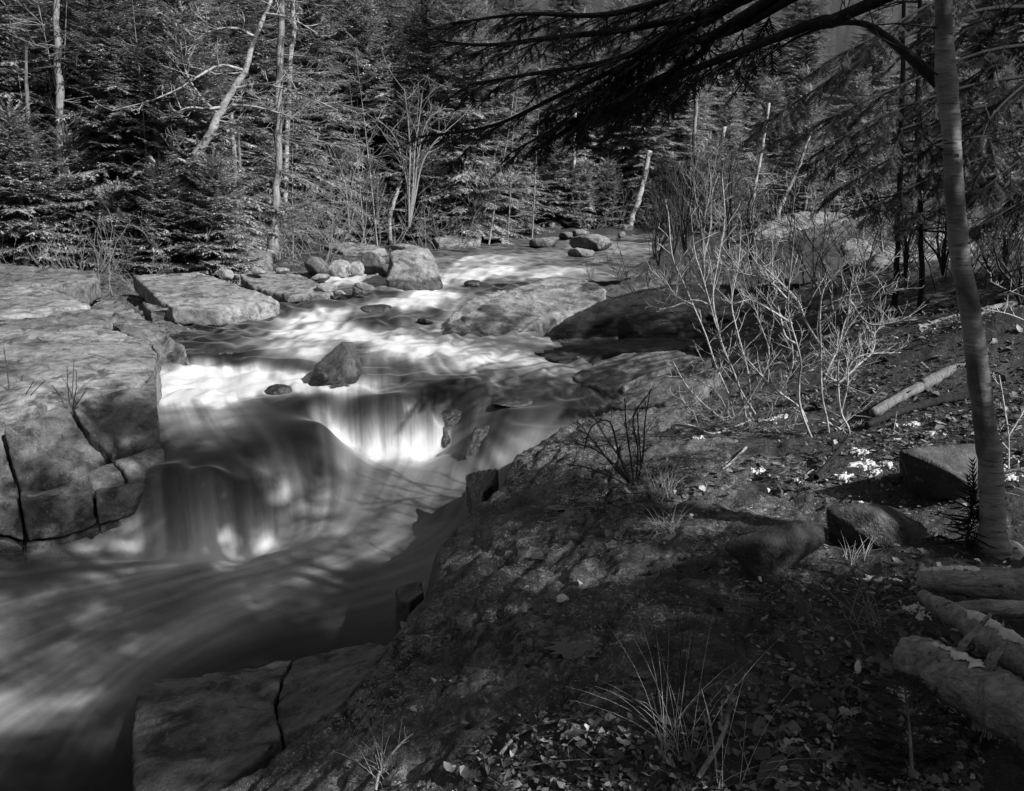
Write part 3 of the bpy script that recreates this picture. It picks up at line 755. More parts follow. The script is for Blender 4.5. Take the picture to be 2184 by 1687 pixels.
cob = [('grey speckled boulder of the cobble row, largest and leftmost', 674, 590, .02, 58, 44, M['stone_mid']), ('pale egg shaped cobble right of the speckled row boulder', 722, 588, .02, 48, 34, None), ('small white cobble between two larger cobbles', 760, 586, .02, 30, 30, None),
       ('big dusky boulder left of the biggest stream boulder', 792, 580, .04, 62, 44, M['stone_mid']), ('dark low stone between the dusky boulder and the biggest boulder', 815, 586, .02, 36, 26, M['stone_dark']), ('upright squared stone standing at the channel edge', 761, 634, -.1, 31, 34, M['stone_mid']), ('flat pale cobble low by the thin slab end', 694, 622, -.02, 46, 18, None),
       ('little round cobble beside the squared stone', 724, 630, -.06, 26, 12, None), ('round pale cobble resting on the sloping bedrock slab', 477, 596, .16, 36, 22, None), ('flat pale cobble below the speckled row boulder', 680, 600, .0, 46, 16, None), ('small grey cobble left of the thin sunlit slab', 548, 584, .24, 34, 14, None), ('small light cobble behind the thin sunlit slab', 600, 584, .2, 30, 14, None)]
for i, (lb, px, py, z, w, h, mt) in enumerate(cob):
    stone(lb, px, py, z, w, h, mt or M['cobble'], 50 + i, name='cobble' if mt is None else 'boulder', cat='cobble' if mt is None else 'boulder', cut=4 if mt is None else 7, group='cobbles beside the rapids')

# right side of the rapids: dipping bedrock sheets
slab('rock_slab', 'whaleback of sunlit rock barred with trunk shadows right of the rapids', PZ([(938,708,-.3),(950,694,-.22),(990,668,-.08),(1040,640,.06),(1106,608,.22),(1150,597,.27),(1195,588,.3),(1250,596,.28),(1286,607,.24),(1294,618,.18),(1284,636,.06),(1208,672,-.14),(1110,705,-.28),(1046,717,-.34),(990,718,-.35)]), .4, rp, voxel=.03, seed=70, rough=.028, freq=1.5, chips=.015, strata=.014, crack=.035)
slab('rock_slab', 'pale ridge of rock tucked behind the barred whaleback', PZ([(946,690,-.22),(970,660,-.05),(1010,632,.08),(1050,620,.13),(1086,616,.14),(1040,644,.0),(1000,668,-.12),(965,690,-.24)]), .3, rp, voxel=.035, seed=71, rough=.03)
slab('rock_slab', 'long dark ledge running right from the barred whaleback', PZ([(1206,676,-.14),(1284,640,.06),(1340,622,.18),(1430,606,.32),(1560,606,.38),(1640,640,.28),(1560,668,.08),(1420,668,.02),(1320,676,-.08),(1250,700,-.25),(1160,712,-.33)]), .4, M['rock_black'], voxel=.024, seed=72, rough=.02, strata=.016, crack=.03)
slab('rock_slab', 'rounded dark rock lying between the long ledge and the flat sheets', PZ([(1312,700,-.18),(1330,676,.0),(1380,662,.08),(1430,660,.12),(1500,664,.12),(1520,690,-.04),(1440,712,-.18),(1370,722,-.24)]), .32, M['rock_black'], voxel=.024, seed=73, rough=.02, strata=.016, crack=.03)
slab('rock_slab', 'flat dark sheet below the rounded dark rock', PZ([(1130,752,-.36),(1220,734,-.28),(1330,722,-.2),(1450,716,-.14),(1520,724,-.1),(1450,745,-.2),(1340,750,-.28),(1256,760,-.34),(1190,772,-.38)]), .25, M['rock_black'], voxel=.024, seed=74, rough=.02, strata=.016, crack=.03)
slab('rock_slab', 'broad flat bedrock sheet with a bright lit patch', PZ([(1215,800,-.4),(1270,770,-.3),(1340,752,-.22),(1440,748,-.14),(1520,762,-.08),(1420,784,-.2),(1370,800,-.26),(1330,828,-.36),(1290,832,-.4),(1240,822,-.42)]), .25, rm, voxel=.024, seed=75, rough=.02, strata=.016, crack=.03)
slab('rock_slab', 'stepped dark bedrock sheet ending in a broken edge at the side channel', PZ([(1288,866,-.36),(1340,830,-.24),(1400,800,-.14),(1470,780,-.06),(1540,790,-.01),(1500,830,-.06),(1420,856,-.16),(1340,872,-.3)]), .25, rm, voxel=.024, seed=76, rough=.02, strata=.016, crack=.03)
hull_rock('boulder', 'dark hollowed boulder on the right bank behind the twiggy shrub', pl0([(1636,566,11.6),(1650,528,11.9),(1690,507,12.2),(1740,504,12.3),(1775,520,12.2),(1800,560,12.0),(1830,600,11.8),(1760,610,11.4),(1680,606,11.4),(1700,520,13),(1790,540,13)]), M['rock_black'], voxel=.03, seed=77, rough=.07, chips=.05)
slab('boulder', 'lit grey boulder right of the dark hollowed boulder', PZ([(1790,520,.95),(1815,504,1.05),(1850,512,1.0),(1875,545,.85),(1850,570,.7),(1805,560,.75)]), .4, rp, voxel=.045, seed=78, rough=.04, cat='boulder')
hull_rock('rock_outcrop', 'sunlit bald outcrop across the stream above the shrub tops', pl0([(1588,496,19.6),(1640,470,20.5),(1700,453,21.5),(1790,452,22),(1838,468,21.5),(1850,492,20.5),(1800,502,19.6),(1700,506,19.2),(1640,508,19.0),(1600,520,19.2),(1850,520,20),(1700,470,24),(1800,470,24)]), rp, voxel=.05, seed=79, rough=.09, smooth=1, cat='rock', strata=.03)
slab('rock_slab', 'big tilted sunlit slab with striped shadows right of the birch', [UY(1850,560,10.6),UY(1890,515,12.5),UY(1960,490,14),UY(2080,484,14.5),UY(2260,490,14),UY(2260,600,9.5),UY(2100,602,9.6),UY(1960,592,10)], .5, rp, voxel=.05, seed=80, rough=.05)

# low slab in the pool, nearest the camera
slab('rock_slab', 'low flat wet slab in the bottom left pool with a sunlit patch', PZ([(290,1478,-1.19),(340,1452,-1.23),(430,1432,-1.27),(560,1412,-1.27),(622,1406,-1.22),(600,1440,-1.14),(587,1490,-1.08),(588,1530,-1.04),(600,1568,-1.0),(520,1640,-.98),(420,1720,-.98),(300,1760,-1.04),(288,1687,-1.08),(280,1560,-1.13)]), .4, rm, voxel=.014, seed=81, rough=.022, gap=.002)
slab('rock_slab', 'wedge of slab beyond the forked crack in the bottom left pool', PZ([(626,1406,-1.21),(700,1388,-1.2),(790,1370,-1.16),(830,1380,-.95),(780,1440,-.8),(710,1520,-.76),(604,1566,-.98),(592,1520,-1.03),(592,1490,-1.07),(605,1442,-1.13)]), .4, rm, voxel=.014, seed=82, rough=.022, gap=.002)
hull_rock('rock', 'dark wet rock face right of the domed fall', pl0([(938,878,8.75),(962,864,8.9),(1002,876,8.75),(1008,915,8.5),(985,950,8.4),(950,958,8.35),(935,930,8.55),(1000,890,9.3),(950,880,9.3)]), rw, voxel=.014, seed=101, rough=.03, cat='rock')
hull_rock('rock', 'black wet rock dividing the two right chutes', pl0([(1012,912,8.0),(1052,904,8.15),(1068,926,7.95),(1040,965,7.7),(1000,1000,7.55),(988,975,7.7),(1040,920,8.6),(1000,930,8.5)]), rw, voxel=.014, seed=102, rough=.03, cat='rock')
stone('half drowned dark rock below the right ledges', 1090, 870, -.52, 90, 16, rw, 103, name='rock', cat='rock')
stone('dark rock under the lip of the middle cascade', 640, 985, -.9, 100, 44, rw, 104, d=70, name='rock', cat='rock', cut=8)
stone('small wet rock breaking the upper rapids', 1010, 612, -.1, 44, 14, rw, 105, name='rock', cat='rock')
stone('low wet rock where the upper rapids turn left', 800, 668, -.24, 70, 16, rw, 106, name='rock', cat='rock')
stone('little dark rock in the fast water above the white band', 905, 690, -.28, 40, 14, rw, 107, name='rock', cat='rock')
stone('flat dark rock by the small left fall', 455, 768, -.42, 100, 22, rw, 108, name='rock', cat='rock', flat=.5)
slab('rock', 'squared dark block jutting from the bank over the falls foot', PZ([(990,1012,-.72),(1020,1000,-.62),(1064,996,-.55),(1050,1030,-.62),(1030,1050,-.66),(1000,1030,-.74)]), .3, rw, voxel=.014, seed=83, rough=.02)
slab('rock', 'black notched wet rock at the bank foot by the dark water', PZ([(840,1256,-.98),(862,1240,-.92),(900,1236,-.88),(904,1262,-.86),(872,1284,-.9),(848,1284,-.98)]), .4, rw, voxel=.012, seed=84, rough=.02, chips=.02)
# blocks on the right bank
hull_rock('boulder', 'wedge shaped boulder with pale lichen face behind the birch base', PZ([(1915,961,.37),(1937,957,.38),(1974,971,.36),(2012,992,.33),(2045,1018,.28),(2071,1039,.23),(2010,946,.34),(2110,944,.31),(2118,1000,.22),(1958,1075,.02),(2021,1074,.02),(2075,1058,.06),(1918,1012,.08)]), rd, voxel=.011, seed=85, rough=.014)
hull_rock('boulder', 'dark square fronted boulder left of the birch foot', PZ([(1762,1085,.22),(1793,1078,.23),(1856,1073,.23),(1861,1091,.22),(1894,1076,.21),(1932,1098,.17),(1974,1115,.13),(1990,1146,.06),(1970,1160,.05),(1927,1120,.15),(1762,1162,-.02),(1875,1194,-.04),(1927,1206,-.04),(1980,1180,-.02)]), rd, voxel=.010, seed=86, rough=.014)
hull_rock('boulder', 'triangular lichen faced boulder with dark mossy top mid right bank', PZ([(1541,1164,.13),(1568,1147,.17),(1651,1116,.2),(1708,1109,.2),(1758,1123,.16),(1760,1154,.1),(1701,1173,.12),(1622,1157,.19),(1550,1172,.13),(1586,1210,.0),(1625,1254,-.06),(1679,1213,-.02)]), rd, voxel=.010, seed=87, rough=.014)
stone('pale smooth potato shaped stone on the dark rock bank', 1203, 1290, -.16, 42, 20, M['cobble'], 88, name='cobble', cat='cobble', cut=3)

# ------------------------------------------------------------------ wood and foliage materials
def mat_bark(name, lo, hi, zs=1.0, xs=8.0, rough=.9, patch=0.0):
    t = NT(name)
    c = t.coord('Object', (xs, xs, zs))
    a = t.noise(c, 5, 5, .65, .4); b = t.noise(c, 28, 3, .6)
    col = t.math('MULTIPLY', t.mix(t.ramp(a, [(.35, 0), (.65, 1)]), lo, hi), t.ramp(b, [(.3, .6), (.7, 1.35)]))
    if patch:
        p = t.noise(t.coord('Object'), 3.0, 4, .6)
        col = t.mix(t.ramp(p, [(.5, 0), (.58, 1)]), col, t.math('MULTIPLY', col, patch))
    return t.done(t.principled(col, rough, t.bump(t.math('ADD', a, t.math('MULTIPLY', b, .4)), .7, .02), .2))

def mat_birch():
    t = NT('birch_bark')
    c = t.coord('Object', (2.2, 2.2, 16)); c2 = t.coord('Object'); c3 = t.coord('Object', (6, 6, 60))
    band = t.noise(c, 1.1, 7, .78, 1.2); pat = t.noise(c2, 2.6, 5, .65, .5); lent = t.noise(c3, 1.5, 3, .6)
    col = t.mix(t.ramp(band, [(.38, 0), (.62, 1)]), .14, .32)
    col = t.mix(t.ramp(lent, [(.60, 0), (.66, 1)]), col, .06)
    col = t.mix(t.ramp(pat, [(.46, 0), (.60, .9)]), col, .07)
    return t.done(t.principled(col, .6, t.bump(t.math('ADD', band, t.math('MULTIPLY', lent, .5)), .5, .01), .3))

def mat_leafy(name, lo, hi, trans=.25):
    t = NT(name)
    c = t.coord('Object')
    n = t.noise(c, 3.5, 2, .5)
    g = t.node('ShaderNodeNewGeometry')
    r = g.outputs['Random Per Island']
    col = t.mix(r, lo, hi)
    col = t.math('MULTIPLY', col, t.ramp(n, [(.35, .7), (.65, 1.3)]))
    col = t.math('MULTIPLY', col, t.mix(t.rand(), .75, 1.3))
    p = t.principled(col, .55, None, .35)
    tr = t.node('ShaderNodeBsdfTranslucent'); t.inp(tr, 'Color', col)
    m = t.node('ShaderNodeMixShader'); m.inputs[0].default_value = trans
    t.l.new(p, m.inputs[1]); t.l.new(tr.outputs[0], m.inputs[2])
    return t.done(m.outputs[0])

M['bark'] = mat_bark('spruce_bark', .09, .20, patch=.45)
M['bark_dark'] = mat_bark('dark_bark', .012, .03)  # dark bark, lowered further to paint shade into the big boughs
M['bark_pale'] = mat_bark('weathered_wood', .14, .30, zs=.6, patch=.35)
M['birch'] = mat_birch()
M['birch_white'] = mat_bark('white_birch_bark', .22, .46, zs=9, xs=2, patch=.22)
M['twig'] = mat_bark('pale_twig', .30, .48, patch=.6)
M['twig_mid'] = mat_bark('grey_twig', .14, .26)
M['twig_dark'] = mat_bark('dark_twig', .03, .06)
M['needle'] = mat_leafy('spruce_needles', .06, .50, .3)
M['needle_dark'] = mat_leafy('shade_painted_needles', .004, .014, .05)  # shade put into the colour so sunlit boughs stay near black

# ------------------------------------------------------------------ conifers
# a needle twig: middle sliver and side slivers, along +x, flat in xy
def twig_template(nside, width):
    V, F = [], []
    def sl(a, b, w):
        a, b = np.array(a, float), np.array(b, float)
        d = b - a; n = np.array([-d[1], d[0], 0]); n /= np.linalg.norm(n) + 1e-9
        k = len(V)
        V.extend([a - n * w, a + n * w, b]); F.append((k, k + 1, k + 2))
    sl((0, 0, 0), (1, 0, -.03), width)
    for k in range(nside):
        s = .12 + .78 * k / nside
        L = .34 * (1 - .55 * s)
        for sg in (-1, 1):
            sl((s, 0, 0), (s + L * .75, sg * L * .62, -.05 * ((k % 3) - 1) - .04), width * .75)
    return np.array(V), np.array(F)
TW_FAR = twig_template(3, .075)
TW_NEAR = twig_template(6, .05)

def lay_twigs(tmpl, O, D, UP, L):
    V0, F0 = tmpl
    O, D, UP, L = (np.asarray(a, float) for a in (O, D, UP, L))
    D = D / (np.linalg.norm(D, axis=1)[:, None] + 1e-9)
    Sd = np.cross(UP, D); Sd /= (np.linalg.norm(Sd, axis=1)[:, None] + 1e-9)
    Un = np.cross(D, Sd)
    V = O[:, None] + L[:, None, None] * (V0[None, :, 0:1] * D[:, None] + V0[None, :, 1:2] * Sd[:, None] + V0[None, :, 2:3] * Un[:, None])
    F = F0[None] + (np.arange(len(O)) * len(V0))[:, None, None]
    return V.reshape(-1, 3), F.reshape(-1, 3)

def conifer(seed, h, R, clear=.06, whorl=.33, per=6, spacing=.10, droop=.35, tmpl=TW_FAR, trunk_r=None, lean=0., thin=1.0, twig=.42, dead=.15, shape=.75):
    """trunk mesh and crown mesh of a spruce or fir standing at the origin"""
    rng = np.random.RandomState(seed)
    tr = trunk_r or h * .0125 + .02
    mb = MB()
    ph = rng.uniform(0, 6.28)
    tp = [Vector((lean * (z / h) * h + .03 * math.sin(z * .9 + ph), .03 * math.cos(z * .7 + ph), z)) for z in np.linspace(-.3, h, 14)]
    mb.tube(tp, [tr * (1.25 if i == 0 else 1.08 if i == 1 else 1) * (1 - .94 * i / 13) for i in range(14)], 7)
    O, D, UP, L = [], [], [], []
    z = h * clear
    def axis(z): return Vector((lean * z + .03 * math.sin(z * .9 + ph), .03 * math.cos(z * .7 + ph), z))
    zd = .3
    while zd < h * clear + h * dead:                        # dead snags on the lower trunk
        a = rng.uniform(0, 6.28); l = rng.uniform(.15, .7) * R * .6
        p0 = axis(zd); d = Vector((math.cos(a), math.sin(a), rng.uniform(-.3, .1)))
        mb.tube([p0, p0 + d * l * .5 + Vector((0, 0, -.02)), p0 + d * l + Vector((0, 0, -.12 * l))], [.014, .009, .003], 3, False)
        zd += rng.uniform(.08, .3)
    while z < h * .985:
        t = z / h
        Lb0 = R * (1 - t) ** shape * (.6 + .4 * min(1, (t - clear) / .12 + .35))
        n = max(3, int(per * (.7 + .6 * rng.rand()))) if Lb0 > .25 else 4
        for k in range(n):
            if rng.rand() > thin: continue
            a = 6.283 * (k + rng.uniform(-.35, .35)) / n + z * 2.1
            Lb = Lb0 * rng.uniform(.55, 1.12) + .08
            up0 = .55 * t - .10 + rng.uniform(-.12, .12)
            dr = droop * (1.15 - t) * rng.uniform(.7, 1.3)
            dx, dy = math.cos(a), math.sin(a)
            p0 = axis(z + rng.uniform(-.1, .1))
            def P(s): return np.array([p0.x + dx * s * Lb, p0.y + dy * s * Lb, p0.z + Lb * (up0 * s - dr * s * s + .16 * s ** 4)])
            mb.tube([Vector(P(s)) for s in (0, .4, .75, 1)], [tr * .16 + .004 + .006 * Lb, .008 + .004 * Lb, .006, .003], 3, False)
            m = max(2, int(Lb / spacing))
            for j in range(m):
                s = (j + .6) / m
                if s < .12 and Lb > .6 or rng.rand() < .06: continue
                p = P(s); tg = P(min(1, s + .05)) - P(s - .05)
                tg /= np.linalg.norm(tg)
                side = np.array([-dy, dx, 0])
                tl = twig * (.30 + .9 * (1 - s) * min(1, .35 + s * 2.2)) * min(1.25, .45 + Lb * .5)
                for sg in (-1, 1):
                    sp = rng.uniform(.55, 1.05)
                    d = tg * .75 + side * sg * sp + np.array([0, 0, rng.uniform(-.38, .10)])
                    O.append(p); D.append(d); UP.append([rng.uniform(-.35, .35), rng.uniform(-.35, .35), 1]); L.append(tl * rng.uniform(.7, 1.25))
            O.append(P(.9)); D.append(P(1) - P(.85) + 1e-6); UP.append([0, 0, 1]); L.append(twig * .7)
        z += whorl * rng.uniform(.6, 1.25) * (1 - .45 * t)
    top = axis(h)
    for k in range(5):
        O.append([top.x, top.y, h - .12 * k]); D.append([rng.uniform(-.4, .4), rng.uniform(-.4, .4), 1]); UP.append([1, .2, 0]); L.append(.3)
    V, F = lay_twigs(tmpl, O, D, UP, L)
    return mb, (V, F)

CONIFERS = []
_spec = [(1, 9.5, 2.5, .04, .28, 7, .35), (2, 11.5, 2.7, .06, .30, 7, .42), (3, 8.0, 2.4, .02, .25, 7, .30), (4, 13.0, 2.8, .10, .32, 7, .45), (5, 6.0, 2.0, .02, .22, 7, .25), (6, 3.4, 1.35, .02, .17, 7, .2)]
for sd, h, R, cl, wh, per, dr in _spec:
    mb, (V, F) = conifer(sd, h, R, cl, wh, per, spacing=.095, droop=dr, twig=.5, shape=.62)
    CONIFERS.append((mb.mesh('trunk', M['bark']), mesh_np('crown', V, F, M['needle']), h))

def plant(kind, at, rz, sc, name, label, cat, group=None, crown_name='crown', trunk_mat=None):
    tm, cm, h = kind
    e = bpy.data.objects.new(name, None); COL.objects.link(e)
    e.location = at; e.rotation_euler = (0, 0, rz); e.scale = (sc,) * 3; e.empty_display_size = .3
    a = link('trunk', tm, e); b = link(crown_name, cm, e) if cm else None
    tag(e, label, cat, group)
    return e

rng = random.Random(11)
# trees named by where they stand; the rest of the wood shares its label
def gpt(px, Y):
    """ground point at picture column px and distance Y along the view"""
    x = (px - CX) / FPX * Y / CP * (1.0)
    # column is read at eye level; the small change with height does not matter for trees
    return Vector((x, Y, gz(x, Y)))

FOREST = []
def wood(px0, px1, y0, y1, n, kinds, mind):
    tries = 0
    cnt = 0
    while cnt < n and tries < 4000:
        tries += 1
        Y = y0 + (y1 - y0) * rng.random(); px = px0 + (px1 - px0) * rng.random()
        x = (px - CX) / FPX * Y / CP
        if any((x - a) ** 2 + (Y - b) ** 2 < mind ** 2 for a, b in FOREST): continue
        if float(shore_dist(np.array([[x, Y]]))[0]) < .9: continue
        FOREST.append((x, Y)); cnt += 1
        k = rng.choice(kinds)
        yield x, Y, k

ORD = ['first', 'second', 'third', 'fourth', 'fifth', 'sixth', 'seventh', 'eighth', 'ninth', 'tenth', 'eleventh', 'twelfth', 'thirteenth', 'fourteenth', 'fifteenth', 'sixteenth']
def fill(px0, px1, y0, y1, n, kinds, mind, label, group, sc=(.85, 1.2)):
    got = sorted(wood(px0, px1, y0, y1, n, kinds, mind), key=lambda q: q[0] / q[1])
    for i, (x, Y, k) in enumerate(got):
        lb = label.replace('#', ORD[i] + ' from left') if '#' in label else label
        plant(CONIFERS[k], (x, Y, gz(x, Y) - .05), rng.uniform(0, 6.28), rng.uniform(*sc), 'spruce_tree', lb, 'tree', group)

# left bank edge, near row
fill(-150, 560, 18.0, 21.5, 10, (0, 2, 4), 1.6, 'bushy spruce, # in the front row along the left bank', 'front row of spruces on the left bank', (.75, 1.0))
fill(-250, 700, 21.5, 28, 16, (0, 1, 3), 1.8, 'tall dark spruce, # in the wood behind the left bank', 'spruces in the left wood')
fill(600, 1120, 27.5, 35, 14, (0, 1, 2), 1.7, 'spruce, # in the stand left of the stream head', 'spruces at the head of the stream')
fill(1120, 1480, 36, 42, 10, (0, 2, 1), 1.7, 'sunlit spruce, # in the stand behind the leaning dead trunk', 'sunlit spruces across the stream head', (.8, 1.05))
fill(1460, 2250, 29, 41, 16, (4, 2, 4), 1.9, 'spruce, # on the right slope behind the bald outcrop', 'spruces on the right slope', (.55, .9))
fill(-300, 2500, 42, 66, 52, (1, 3, 0), 2.6, 'distant spruce on the rising slope behind the stream', 'distant spruces on the slope', (.95, 1.25))
# undergrowth firs
fill(-100, 560, 16.8, 18.4, 8, (5,), 1.0, 'young bushy fir, # at the edge of the left rock shelves', 'young firs on the left bank', (.55, .95))
fill(620, 1120, 26.5, 28, 7, (5, 5, 4), 1.1, 'young fir, # crowding the far left shore', 'young firs on the far shore', (.6, .9))
fill(1120, 1500, 34, 36, 8, (5, 5, 4), 1.1, 'young fir, # on the low bank at the stream head', 'young firs at the stream head', (.6, .95))
fill(1500, 1900, 25, 29, 7, (5, 5), 1.3, 'young fir, # behind the bald outcrop', 'young firs behind the outcrop', (.6, .9))

# ------------------------------------------------------------------ bare wood
def depth_of(p): return p.y * CP + (CAM_Z - p.z) * SP

def grow(mb, p, d, L, r, lvl, rng, gnarl=.25, kids=(3, 5), ratio=(.4, .7), ang=(.5, 1.0), up=.15, sides=4, rmin=.002):
    """a bare branch that forks lvl times"""
    n = 4 if lvl else 3
    pts, q, dd = [p.copy()], p.copy(), d.normalized()
    for i in range(n):
        dd = (dd + Vector((rng.uniform(-gnarl, gnarl), rng.uniform(-gnarl, gnarl), rng.uniform(-gnarl, gnarl) + up * .3))).normalized()
        q = q + dd * (L / n); pts.append(q.copy())
    r1 = max(rmin, r * .45)
    mb.tube(pts, [r + (r1 - r) * i / n for i in range(n + 1)], sides if r > .006 else 3, False)
    if lvl <= 0: return
    for k in range(rng.randint(*kids)):
        t = rng.uniform(.25, 1.0)
        i = min(n - 1, int(t * n)); b = pts[i].lerp(pts[i + 1], t * n - i)
        ax = (pts[i + 1] - pts[i]).normalized()
        s = Vector((rng.uniform(-1, 1), rng.uniform(-1, 1), rng.uniform(-.6, 1))); s = (s - ax * s.dot(ax))
        if s.length < .01: continue
        a = rng.uniform(*ang)
        grow(mb, b, ax * math.cos(a) + s.normalized() * math.sin(a) + Vector((0, 0, up)), L * rng.uniform(*ratio) * (1.15 - .5 * t), max(rmin, r * .5), lvl - 1, rng, gnarl, kids, ratio, ang, up, sides, rmin)

def px_path(pts, Y, dY=0.):
    n = len(pts)
    return [UY(a, b, Y + dY * i / max(1, n - 1)) for i, (a, b) in enumerate(pts)]

def stem(mb, path, r0, r1, rng, twigs=12, tl=(.08, .3), lvl=1, sides=5, t0=.25, flat=None, rt=.0024, up=.25, bud=False):
    """traced stem with side twigs"""
    P = spline(path, 4); n = len(P)
    mb.tube(P, [r0 + (r1 - r0) * i / (n - 1) for i in range(n)], sides, False)
    for k in range(twigs):
        t = t0 + (1 - t0) * (k + rng.random()) / twigs
        i = min(n - 2, int(t * (n - 1)))
        b = P[i].lerp(P[i + 1], t * (n - 1) - i); ax = (P[i + 1] - P[i]).normalized()
        s = Vector((rng.uniform(-1, 1), rng.uniform(-.8, .8), rng.uniform(-.3, .6)))
        d = ax * rng.uniform(.3, .8) + s.normalized() * .9 + Vector((0, 0, up))
        L = rng.uniform(*tl) * (1.2 - .6 * t)
        grow(mb, b, d, L, min(rt, (r0 + (r1 - r0) * t) * .8), lvl, rng, .22, (2, 4), (.3, .6), (.5, .9), .1, 4, rt * .55)

def one_mesh(name, label, cat, mb, mat, base, group=None, kind=None):
    V = [(v[0] - base.x, v[1] - base.y, v[2] - base.z) for v in mb.v]; mb.v = V
    o = link(name, mb.mesh(name, mat), loc=base)
    return tag(o, label, cat, group, kind)

def thing(name, label, cat, base, group=None):
    e = bpy.data.objects.new(name, None); COL.objects.link(e); e.location = base; e.empty_display_size = .2
    return tag(e, label, cat, group)

def part(name, mb, mat, parent, base, smooth=True):
    mb.v = [(v[0] - base.x, v[1] - base.y, v[2] - base.z) for v in mb.v]
    return link(name, mb.mesh(name, mat, smooth), parent)

# ------------------------------------------------------------------ overhanging spruce and the dark spruce at right
TW_CLOSE = twig_template(8, .035)
def bough(limb, rng, twig=.16, sec=(.25, .6), step=.055, fall=.5, t0=.2):
    """needle sprays along a traced limb; returns origins, directions, ups, lengths and the wood"""
    P = spline(limb, 5); n = len(P); O, D, UP, L = [], [], [], []
    mb = MB(); L0 = sum((P[i + 1] - P[i]).length for i in range(n - 1))
    rr = .007 + .0042 * L0
    mb.tube(P, [rr * (1 - .85 * i / (n - 1)) + .002 for i in range(n)], 5, False)
    t = t0; sg = 1
    while t < 1:
        i = min(n - 2, int(t * (n - 1))); b = P[i].lerp(P[i + 1], t * (n - 1) - i); ax = (P[i + 1] - P[i]).normalized()
        side = ax.cross(Vector((0, 0, 1))).normalized() * sg
        Ls = rng.uniform(*sec) * (1.1 - .65 * t)
        d = (ax * .95 + side * rng.uniform(.25, .8) + Vector((0, 0, -fall * rng.uniform(.1, 1)))).normalized()
        q0 = b; m = max(2, int(Ls / step)); pp = [b.copy()]
        for j in range(m):
            d = (d + Vector((rng.uniform(-.08, .08), rng.uniform(-.08, .08), -.045 * fall + rng.uniform(-.05, .05)))).normalized()
            q1 = q0 + d * (Ls / m)
            sd = d.cross(Vector((0, 0, 1))); sd = sd.normalized() if sd.length > .01 else Vector((1, 0, 0))
            for s2 in (-1, 1):
                O.append(q1); D.append(d * .9 + sd * s2 * rng.uniform(.3, .75) + Vector((0, 0, rng.uniform(-.3, .12)))); UP.append((rng.uniform(-.4, .4), rng.uniform(-.4, .4), 1)); L.append(twig * rng.uniform(.6, 1.2) * (1.15 - .5 * j / m))
            q0 = q1; pp.append(q1)
        O.append(q0); D.append(d); UP.append((0, 0, 1)); L.append(twig)
        mb.tube(pp[::2] + [pp[-1]] if len(pp) > 2 else pp, [.004] * (len(pp[::2]) + 1 if len(pp) > 2 else len(pp)), 3, False)
        t += .046 * rng.uniform(.6, 1.5) * 2.6 / max(L0, 1); sg = -sg
    for k in range(3):
        O.append(P[-1]); D.append(P[-1] - P[-3] + Vector((rng.uniform(-.1, .1), 0, rng.uniform(-.1, .05)))); UP.append((0, 0, 1)); L.append(twig)
    return mb, lay_twigs(TW_CLOSE, [tuple(o) for o in O], [tuple(x) for x in D], UP, L)

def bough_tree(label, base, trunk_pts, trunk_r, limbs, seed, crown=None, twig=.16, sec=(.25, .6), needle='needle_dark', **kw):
    e = thing('spruce_tree', label, 'tree', base)
    mb = MB(); T = spline(trunk_pts, 4); n = len(T)
    mb.tube(T, [trunk_r * (1 - .8 * i / (n - 1)) for i in range(n)], 10)
    part('trunk', mb, M['bark_dark'], e, base)
    rg = random.Random(seed)
    for lb in limbs:
        wood_mb, (V, F) = bough(lb, rg, twig, sec, **kw)
        b = part('branch', wood_mb, M['bark_dark'], e, base)
        link('needles', mesh_np('needles', V - np.array(base), F, M[needle]), b)
    if crown:
        (V, F), off = crown
        link('crown', mesh_np('crown', V + np.array(off), F, M[needle]), e)
    return e

def pl(pts):                                                     # (px, py, Y) list to points
    return [UY(*p) for p in pts]

B1 = Vector((3.2, 1.6, gz(3.2, 1.6)))
over = [
 [(2200,-330,3.1),(1900,-120,3.4),(1700,-10,3.8),(1560,65,4.1),(1400,112,4.4),(1200,200,4.8),(1050,268,5.0),(892,292,5.2)],
 [(2100,-330,3.2),(1800,-90,3.7),(1560,10,4.2),(1350,60,4.5),(1180,80,4.8),(1040,96,5.0),(930,88,5.1)],
 [(2200,-150,3.1),(1900,-10,3.4),(1750,45,3.7),(1560,118,4.0),(1440,165,4.2),(1330,215,4.4),(1210,262,4.6),(1090,325,4.8)],
 [(2100,-400,3.2),(1750,-150,3.7),(1500,-30,4.3),(1300,30,4.7),(1120,30,5.0),(960,50,5.2)],
 [(2000,-250,3.3),(1700,-60,3.9),(1480,60,4.2),(1300,130,4.5),(1120,160,4.8),(1000,180,4.9)],
 [(2000,-300,3.3),(1650,-80,4.0),(1450,30,4.4),(1280,110,4.6),(1150,135,4.9),(1010,150,5.0)],
 [(1900,-200,3.5),(1640,0,3.9),(1500,110,4.2),(1400,170,4.3),(1280,230,4.5),(1170,300,4.7)],
 [(2000,-350,3.3),(1700,-150,3.8),(1500,-20,4.2),(1380,60,4.4),(1250,150,4.6),(1080,215,4.9)],
 [(1900,-250,3.4),(1620,-40,4.0),(1480,30,4.1),(1380,110,4.3),(1300,190,4.4),(1180,240,4.6)],
]
_, crV = conifer(91, 5.9, 1.7, .52, .28, 6, .10, .4, TW_FAR, twig=.4, shape=.6)  # unseen crown, height and width shaped for the shade it throws
